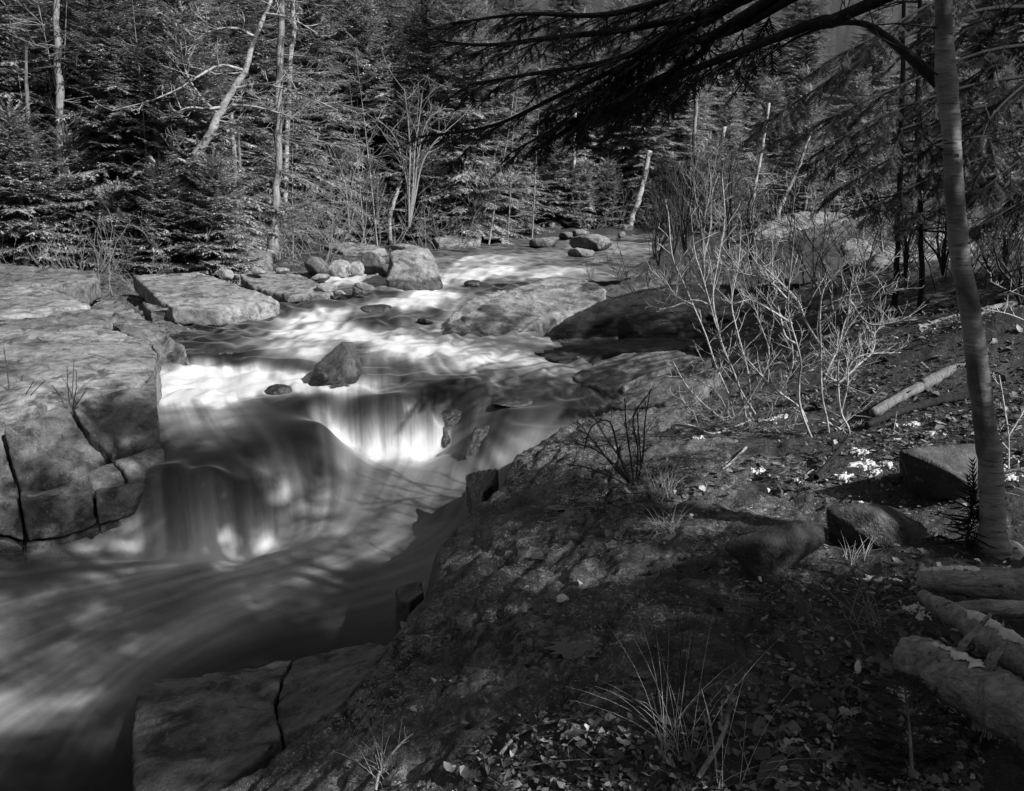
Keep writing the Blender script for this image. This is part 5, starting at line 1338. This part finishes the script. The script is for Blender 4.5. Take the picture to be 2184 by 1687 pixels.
def log(label, path, radii, mat, seed, sides=16, name='fallen_log', stubs=0, cat='log'):
    base = sum(path, Vector()) / len(path); base.z = min(p.z for p in path) - max(radii)
    P = spline(path, 16); n = len(P); m = len(radii) - 1
    rg = random.Random(seed); mb = MB()
    R = []
    for i in range(n):
        f = i / (n - 1) * m; k = min(m - 1, int(f)); R.append((radii[k] + (radii[k + 1] - radii[k]) * (f - k)) * rg.uniform(.97, 1.03))
    P = [P[0] + (P[0] - P[1]) * .35] + P; R = [R[0] * .78] + R
    mb.tube(P, R, sides)
    A = np.array(mb.v); A += (A - np.repeat(np.array([tuple(q) for q in P]), sides, 0)) * (fbm(A * 7 + seed, 5, .62) * .42 + (ridged(A * np.array([14, 14, 30]) + seed, 3) - .5) * .16)[:, None]; mb.v = [tuple(q) for q in A]
    e = thing(name, label, cat, base)
    part('trunk', mb, mat, e, base)
    for k in range(stubs):
        i = rg.randint(2, n - 2); a = rg.uniform(0, 6.28); mb = MB()
        ax = (P[i + 1] - P[i - 1]).normalized(); s = ax.cross(Vector((0, 0, 1))).normalized(); u = s.cross(ax)
        d = s * math.cos(a) + u * abs(math.sin(a))
        mb.tube([P[i], P[i] + d * R[i] * 1.4, P[i] + d * R[i] * 1.4 + (d + ax * .4) * rg.uniform(.03, .12)], [R[i] * .22, R[i] * .16, R[i] * .08], 5)
        part('branch_stub', mb, mat, e, base)
    return P, R
def snow_on(label, P, R, i0, i1, seed, width=.9, thick=.018):
    """cap of snow along the upper side of a log"""
    rg = np.random.RandomState(seed)
    V, F = [], []; nu = 9; rows = 0
    P = spline(P[i0:i1 + 1], 3); m = len(P); Rr = np.interp(np.linspace(0, 1, m), np.linspace(0, 1, i1 - i0 + 1), R[i0:i1 + 1])
    wob = np.convolve(rg.rand(m + 8), np.ones(9) / 9, 'same')[:m]
    for i in range(m):
        ax = (P[min(m - 1, i + 1)] - P[max(0, i - 1)]).normalized(); s = ax.cross(Vector((0, 0, 1))).normalized(); u = s.cross(ax)
        if u.z < 0: u = -u; 
        t = i / (m - 1); taper = min(1, t * 6, (1 - t) * 6) ** .5
        w = width * max(.08, .3 + 3.0 * (wob[i] - .42)) * taper + .02
        for j in range(nu):
            a = (j / (nu - 1) * 2 - 1)
            hgt = thick * taper * max(0, 1 - a * a) ** .6 * (.7 + .8 * wob[i])
            a2 = a * w + .25 * (wob[(i * 3 + 2) % m] - .5)
            q = P[i] + (u * math.cos(a2) + s * math.sin(a2)) * (Rr[i] * .99 + hgt * (.7 + .6 * rg.rand()))
            V.append(tuple(q))
    for i in range(m - 1):
        for j in range(nu - 1):
            F.append((i * nu + j, i * nu + j + 1, (i + 1) * nu + j + 1, (i + 1) * nu + j))
    V = np.array(V); b = V.mean(0)
    o = link('snow_patch', mesh_np('snow_patch', V - b, np.array(F), M['snow'], True), loc=b)
    return tag(o, label, 'snow')
P, R = log('big barkless log in the bottom right corner', PZ([(1932,1392,.24),(2010,1430,.25),(2100,1478,.25),(2190,1525,.25),(2330,1600,.24)]), [.066, .078, .084, .09, .096], M['log'], 1, sides=26, stubs=4)
snow_on('thin broken crust of snow on the big barkless log', P, R, 8, 32, 5, .35, .006)
P, R = log('snow capped log slanting behind the big barkless log', PZ([(1968,1272,.26),(2040,1315,.3),(2110,1360,.32),(2200,1420,.34),(2300,1480,.35)]), [.024, .038, .046, .05, .055], M['log'], 2)
snow_on('smooth snow strip on the slanting log', P, R, 20, 64, 6, .6, .012)
P, R = log('thick dark log lying level below the birch foot', PZ([(1958,1238,.17),(2040,1240,.2),(2120,1245,.2),(2220,1252,.2),(2320,1260,.2)]), [.045, .06, .065, .065, .065], M['log'], 3)
snow_on('rounded snow cap on the level log under the birch', P, R, 2, 26, 7, .5, .006)
log('thin log between the level log and the slanting log', PZ([(2030,1300,.2),(2110,1296,.22),(2220,1300,.22)]), [.025, .03, .03], M['log'], 4)
log('long fallen pole running up right behind the shrubs', PZ([(1862,880,.22),(1940,835,.28),(2020,795,.36),(2100,765,.44),(2230,735,.52)]), [.03, .04, .045, .05, .05], M['bark'], 5, stubs=3)
log('lower dark fallen pole under the long one', PZ([(1850,905,.17),(1940,870,.22),(2030,850,.27),(2090,840,.3)]), [.022, .028, .03, .03], M['bark_dark'], 6)
log('pale fallen pole high up behind the birch', PZ([(1960,700,.5),(2020,682,.56),(2090,664,.62),(2200,640,.7)]), [.025, .035, .035, .03], M['bark_pale'], 7)
log('pale stick lying across the rock right of the birch base', PZ([(2125,1010,.3),(2180,1000,.34),(2230,992,.36)]), [.008, .01, .01], M['bark_pale'], 8, sides=6, name='fallen_stick', cat='stick')
def onground(pts, lift=.01):
    out = []
    for px, py in pts:
        p = U(px, py, 0.0)
        for _ in range(6):
            p = U(px, py, gz(p.x, p.y) + lift)
        out.append(p)
    return out
sticks = [('crooked dark stick on the foreground rock, ending right in the grass', [(1065,1610),(1100,1570),(1150,1545),(1200,1535),(1260,1525)], .007, 'twig_mid'), ('pale stick at bottom centre left, forked at its foot', [(800,1687),(812,1640),(850,1590),(880,1565)], .006, 'twig'),
  ('curved thick stick standing out of the litter at bottom right', [(1488,1660),(1540,1590),(1556,1520),(1560,1480)], .009, 'bark_pale'), ('broken stub of driftwood in front of the pale shrub', [(1740,1018),(1765,1000),(1785,985),(1800,970)], .018, 'bark_dark'),
  ('thin straight stick leaning over the litter left of the logs', [(1770,1240),(1800,1310),(1830,1370)], .004, 'twig_mid'), ('pale straw stick lying level at bottom centre', [(1085,1640),(1200,1622),(1330,1618)], .003, 'twig'), ('short dark stick across the leaf litter under the triangular boulder', [(1580,1290),(1660,1310),(1730,1335)], .005, 'twig_dark'),
  ('low curved grey branch along the shrub foot', [(1440,905),(1480,912),(1520,925),(1580,905),(1600,895)], .012, 'twig'), ('pale short branch pointing down from the shrub foot', [(1590,955),(1560,985),(1540,1000)], .01, 'twig')]
for i, (lb, pts, r, mt) in enumerate(sticks):
    mb = MB(); path = onground(pts, r + .004)
    if 'standing' in lb or 'stub' in lb:
        for k, p in enumerate(path): p.z += .04 * k; 
    rg = random.Random(300 + i)
    stem(mb, path, r, r * .5, rg, 4, (.05, .14), 0, 6, .3, rt=r * .4)
    one_mesh('fallen_stick', lb, 'stick', mb, M[mt], path[0])

# ------------------------------------------------------------------ snow, puddles
def drape(name, label, px, py, w, h, mat, thick, seed, cat, lift=.0, res=46):
    c = onground([(px, py)])[0]; k = depth_of(c) / FPX
    sx = w * k / 2; sy = h * k / 2 / max(.18, (CAM_Z - c.z) / depth_of(c))
    g = np.linspace(-1.25, 1.25, res); A, B = np.meshgrid(g, g)
    XY = np.column_stack([c.x + A.ravel() * sx, c.y + B.ravel() * sy])
    nz = fbm(np.column_stack([A.ravel() * 1.8, B.ravel() * 1.8, np.full(A.size, seed * 3.7)]), 5, .65)
    m = .8 - np.hypot(A.ravel(), B.ravel()) + nz * 2.0
    z = land(XY)[0]
    zz = z + thick * np.clip(m * 2.2, -.4, 1) ** 1.0 - .002
    okv = (m > -.12).reshape(res, res)
    keep = (okv[:-1, :-1] & okv[1:, :-1] & okv[1:, 1:] & okv[:-1, 1:]).ravel()
    F = grid_faces(res, res, keep)[:, ::-1]
    if len(F) < 4: return None
    used = np.unique(F); rm_ = np.full(res * res, -1); rm_[used] = np.arange(len(used))
    V = np.column_stack([XY, zz])[used]; b = V.mean(0)
    o = link(name, mesh_np(name, V - b, rm_[F], mat, True), loc=b)
    return tag(o, label, cat)
snows = [(1845,985,80,26,'largest sunlit snow patch beside the pale shrub foot'), (1795,1012,40,14,'small snow patch below the driftwood stub'), (1895,985,40,18,'snow scrap at the left corner of the wedge boulder'), (1828,960,50,14,'snow scrap behind the driftwood stub'), (1870,1012,46,18,'snow tongue running down from the largest patch'),
  (1870,1228,90,24,'shaded snow patch left of the level log'), (1960,1300,60,50,'strip of snow scraps between the two lower logs'), (1490,930,24,7,'tiny snow scrap at the grey shrub foot'), (1660,890,60,12,'snow scraps behind the grey shrub'), (2150,1010,60,30,'snow patch right of the birch behind the wedge boulder'),
  (2160,985,40,16,'small snow scrap at the right edge by the birch'), (1620,1000,30,9,'coin sized snow scrap in the sunlit litter'), (1700,1030,26,8,'little snow scrap in front of the pale shrub'), (2110,1560,60,36,'snow lump under the big barkless log'), (1990,925,44,10,'thin snow in the litter behind the wedge boulder'), (1945,900,40,9,'thin snow scrap under the lower dark pole'), (1925,1475,46,70,'ragged snow strip hanging by the big log end'), (1945,1560,90,80,'lacy snow on the litter at bottom right'), (1960,1640,120,80,'lowest lacy snow patch in the bottom right corner')]
for i, (px, py, w, h, lb) in enumerate(snows):
    drape('snow_patch', lb, px, py, w, h, M['snow'], .014 if i != 13 else .1, 40 + i, 'snow')
def mat_puddle():
    t = NT('puddle_water')
    return t.done(t.principled(.02, .08, None, .6))
M['puddle'] = mat_puddle()
for i, (px, py, w, h, lb) in enumerate([(1225,1383,110,44,'shallow bright puddle on the foreground rock'), (1195,1083,60,12,'small puddle in the rock below the dark shrub'), (1010,1088,0,0,'') , (1150,1190,44,12,'thin puddle in a rock dimple mid bank'), (1370,1440,60,14,'puddle scrap right of the big puddle')]):
    if not w: continue
    c = onground([(px, py)])[0]; k = depth_of(c) / FPX; mb = MB(); n = 22
    sx = w * k / 2; sy = h * k / 2 / max(.3, (CAM_Z - c.z) / depth_of(c))
    ring = [(c.x + math.cos(6.283 * j / n) * sx * (1 + .25 * math.sin(3 * j + i)), c.y + math.sin(6.283 * j / n) * sy * (1 + .2 * math.cos(2 * j + i))) for j in range(n)]
    zs = land(np.array(ring + [(c.x, c.y)]))[0]; z = float(np.percentile(zs, 60)) + .004
    mb.poly([(a, b, z) for a, b in ring])
    mb.v = [(v[0] - c.x, v[1] - c.y, v[2] - z) for v in mb.v]
    o = link('puddle', mb.mesh('puddle', M['puddle'], False), loc=(c.x, c.y, z)); tag(o, lb, 'puddle', None, 'thing')

# ------------------------------------------------------------------ leaf litter, grass, moss cushions
def mat_leaf():
    t = NT('dead_leaf'); c = t.coord('Object')
    g = t.node('ShaderNodeNewGeometry'); r = g.outputs['Random Per Island']; n = t.noise(c, 40, 3, .6)
    col = t.math('MULTIPLY', t.ramp(r, [(0, .03), (.7, .10), (.93, .24), (1, .45)]), t.ramp(n, [(.3, .7), (.7, 1.25)]))
    col = t.math('MULTIPLY', col, t.mix(t.rand(), .6, 1.3))
    return t.done(t.principled(col, .65, None, .35))
M['leaf'] = mat_leaf()
def leaf_template(seed):
    """crumpled leaf with a ragged edge"""
    r = np.random.RandomState(seed)
    xs = np.linspace(0, 1, 7); ws = np.sin(np.pi * xs ** .8) * .30 * r.uniform(.7, 1.2) * r.uniform(.55, 1.25, 7); ws[0] = .02; ws[-1] = 0
    V, F = [], []
    cz = r.uniform(-.5, .7); fold = r.uniform(-.2, .9); tw = r.uniform(-.6, .6); cur = r.uniform(-.25, .25)
    for x, w in zip(xs, ws):
        bend = cz * (x - .5) ** 2 + r.uniform(-.04, .04); yc = cur * (x - .5) ** 2
        V += [(x - .5, yc - w * r.uniform(.7, 1.1), bend + fold * w - tw * w * (x - .5)), (x - .5, yc, bend), (x - .5, yc + w * r.uniform(.7, 1.1), bend + fold * w * r.uniform(0, 1.3) + tw * w * (x - .5))]
    for i in range(6):
        a = i * 3
        for j in (0, 1):
            F += [(a + j, a + j + 1, a + 3 + j + 1), (a + j, a + 3 + j + 1, a + 3 + j)]
    return np.array(V), np.array(F)
LT = [leaf_template(k) for k in range(6)]
def leaf_density(px, py):
    """share of litter at a picture place on the right bank"""
    return 0
rs = np.random.RandomState(5)
def scatter_leaves(n, y0, y1, x0f, x1f, size, thr=.0):
    """points on the bank between distances y0 and y1, thinned by the rock share and noise"""
    Y = y0 * (y1 / y0) ** rs.rand(n * 3); X = Y * (x0f + (x1f - x0f) * rs.rand(n * 3))
    XY = np.column_stack([X, Y]); z, rock, d = land(XY)
    nz = fbm(np.column_stack([XY * 1.7, np.zeros(len(XY))]), 3)
    k = (d > .12) & (rs.rand(len(XY)) < np.clip(.80 - rock * 1.15 + nz * 1.3, .015, 1))
    XY, z = XY[k][:n], z[k][:n]
    return XY, z
def lay_leaves(XY, z, size, seed, tilt=.45):
    r = np.random.RandomState(seed); n = len(XY)
    a = r.uniform(0, 6.283, n); D = np.column_stack([np.cos(a), np.sin(a), r.normal(0, tilt, n)])
    UPv = np.column_stack([r.normal(0, tilt, n), r.normal(0, tilt, n), np.ones(n)])
    O = np.column_stack([XY, z + .006 + r.rand(n) * .02])
    L = size * np.exp(r.normal(-.25, .45, n))
    VV, FF, off = [], [], 0
    for k in range(6):
        s = np.arange(n) % 6 == k
        V, F = lay_twigs(LT[k], O[s], D[s], UPv[s], L[s]); VV.append(V); FF.append(F + off); off += len(V)
    return np.concatenate(VV), np.concatenate(FF)
XY1, z1 = scatter_leaves(6000, 1.5, 4.6, -.22, .68, .05)
XY2, z2 = scatter_leaves(5200, 4.4, 8.5, .12, .70, .055)
XY3, z3 = scatter_leaves(1700, 8, 20, .2, .68, .07)
XY4, z4 = scatter_leaves(1100, 15, 30, -.66, .1, .09)
parts = [lay_leaves(XY1, z1, .034, 1), lay_leaves(XY2, z2, .042, 2), lay_leaves(XY3, z3, .07, 3), lay_leaves(XY4, z4, .10, 4)]
off = 0; VV, FF = [], []
for V, F in parts: VV.append(V); FF.append(F + off); off += len(V)
o = link('leaf_litter', mesh_np('leaf_litter', np.concatenate(VV), np.concatenate(FF), M['leaf']))
tag(o, 'dead leaves and needles strewn over the banks', 'leaves', None, 'stuff')
def mat_litter():
    t = NT('litter_twig'); g = t.node('ShaderNodeNewGeometry')
    return t.done(t.principled(t.ramp(g.outputs['Random Per Island'], [(0, .02), (.7, .08), (1, .24)]), .8, None, .2))
M['litter'] = mat_litter()
# twigs, needles and crumbs between the leaves
V0 = np.array([(-.5, -.008, 0), (-.5, .008, 0), (.5, 0, .02), (0, 0, .03)]); F0 = np.array([(0, 1, 3), (1, 2, 3), (2, 0, 3)])
parts = []
for XY_, L_, sd in ((scatter_leaves(5200, 1.5, 4.8, -.25, .68, .05), .07, 21), (scatter_leaves(4200, 4.6, 9, .1, .7, .05), .12, 22)):
    XYt, zt = XY_; r_ = np.random.RandomState(sd); n_ = len(XYt); a_ = r_.uniform(0, 6.283, n_)
    parts.append(lay_twigs((V0, F0), np.column_stack([XYt, zt + .008]), np.column_stack([np.cos(a_), np.sin(a_), r_.normal(0, .22, n_)]), np.column_stack([r_.normal(0, .4, n_), r_.normal(0, .4, n_), np.ones(n_)]), L_ * np.clip(np.exp(r_.normal(-.5, .6, n_)), .1, 1.6)))
o = link('twig_litter', mesh_np('twig_litter', np.concatenate([parts[0][0], parts[1][0]]), np.concatenate([parts[0][1], parts[1][1] + len(parts[0][0])]), M['litter']))
tag(o, 'fine twigs and needles strewn over the right bank', 'twigs', None, 'stuff')
# the largest leaves by the camera one by one
LM = []
for k in range(6):
    LM.append(mesh_np('fallen_leaf', LT[k][0], LT[k][1], M['leaf'], True))
XYn, zn = scatter_leaves(170, 1.6, 3.4, -.05, .66, .06)
rg = random.Random(9)
for i in range(len(XYn)):
    o = link('fallen_leaf', LM[i % 6], loc=(XYn[i][0], XYn[i][1], zn[i] + .014), rot=(rg.uniform(-.5, .5), rg.uniform(-.5, .5), rg.uniform(0, 6.28)), scale=rg.uniform(.024, .046))
    tag(o, 'curled dead leaf lying on the dark foreground litter', 'leaf', 'fallen leaves in the foreground')

# grass tufts: thin blades
def tuft(label, px, py, n, L, spread, mat, seed, lean=(0, 0), w=.0022, droop=.8):
    c = onground([(px, py)])[0]; rg = random.Random(seed); mb = MB()
    for k in range(n):
        a = rg.uniform(0, 6.28); s = rg.uniform(.1, 1) * spread
        d = Vector((math.cos(a) * s + lean[0], math.sin(a) * s + lean[1], 1)).normalized()
        l = L * rg.uniform(.45, 1.1); q = Vector((rg.uniform(-.06, .06), rg.uniform(-.06, .06), -.01)); pts = [q.copy()]
        for j in range(6):
            d = (d + Vector((d.x * .12, d.y * .12, -droop * .13 * rg.uniform(.3, 1.5)))).normalized(); q = q + d * (l / 6); pts.append(q.copy())
        mb.tube(pts, [w * (1 - .13 * j) for j in range(7)], 3, False)
    o = link('grass_tuft', mb.mesh('grass_tuft', mat), loc=c)
    return tag(o, label, 'grass')
M['straw'] = mat_bark('dry_grass', .22, .42)
tuft('dry grass tuft with pale stalks beside the small dark shrub', 1410, 1060, 70, .26, .7, M['straw'], 1)
tuft('matted dry grass clump hanging below the pale stalk tuft', 1420, 1130, 70, .2, 1.1, M['straw'], 2, droop=1.6)
tuft('tall sparse grass at bottom centre with long arching blades', 1440, 1600, 26, .5, .8, M['straw'], 3, (-.1, .1), .0014)
tuft('second patch of arching grass at bottom centre right', 1560, 1660, 16, .36, .9, M['straw'], 4, w=.0014)
tuft('dark upright grass stalks in the foreground litter', 1425, 1520, 16, .5, .15, M['twig_dark'], 5, w=.002, droop=.2)
tuft('thin grass sprig on the lichen rock at bottom left centre', 830, 1640, 16, .2, .8, M['straw'], 6)
tuft('dry grass by the square fronted boulder', 1830, 1190, 24, .16, .9, M['straw'], 7)
tuft('grass bristling over the litter left of the logs', 1850, 1330, 34, .26, 1.0, M['twig_mid'], 8, droop=1.2)
tuft('pale bleached grass on the low bank at the stream head', 1215, 478, 160, 1.0, .9, M['straw'], 9, w=.010)
tuft('second clump of bleached grass by the leaning dead trunk', 1280, 484, 120, .8, 1.0, M['straw'], 10, w=.010)
tuft('grass tuft on the mossy upper shelf', 75, 596, 50, .4, .6, M['twig_dark'], 11, w=.005)
# snow covered fir seedling at bottom right
def seedling():
    c = onground([(1945, 1660)])[0]; tip = U(1922, 1440, .22); rg = random.Random(3)
    e = thing('fir_seedling', 'small dark fir seedling lying among lacy snow at bottom right', 'seedling', c)
    path = [c, c.lerp(tip, .35) + Vector((0, 0, .03)), c.lerp(tip, .7) + Vector((0, 0, .03)), tip]
    P = spline(path, 6); mb = MB(); mb.tube(P, [.006 * (1 - .7 * i / (len(P) - 1)) for i in range(len(P))], 6)
    part('stem', mb, M['bark'], e, c)
    O, D, UPv, L = [], [], [], []; bm = bmesh.new()
    for i, p in enumerate(P):
        t = i / (len(P) - 1)
        for sg in (-1, 1):
            for q in range(2):
                d = Vector((sg, rg.uniform(-.3, .6), rg.uniform(-.1, .3))).normalized(); l = .14 * (1 - .7 * t) * rg.uniform(.6, 1.1) + .02
                for s in (0, .3, .6):
                    O.append(tuple(p + d * l * s)); D.append(tuple(d + Vector((rg.uniform(-.4, .4), rg.uniform(0, .6), .1)))); UPv.append((0, 0, 1)); L.append(l * .7)
    V, F = lay_twigs(TW_CLOSE, O, D, UPv, L)
    link('needles', mesh_np('needles', V - np.array(c), F, M['needle_dark']), e)
    bm.free()
seedling()
mb, (V, F) = conifer(77, .42, .2, .05, .035, 5, .03, .3, TW_CLOSE, trunk_r=.006, twig=.07, dead=0)
p = onground([(2068, 1165)])[0]
plant((mb.mesh('trunk', M['bark_dark']), mesh_np('crown', V, F, M['needle_dark']), .4), p, .3, .62, 'fir_seedling', 'tiny dark spruce seedling against the birch foot', 'seedling')
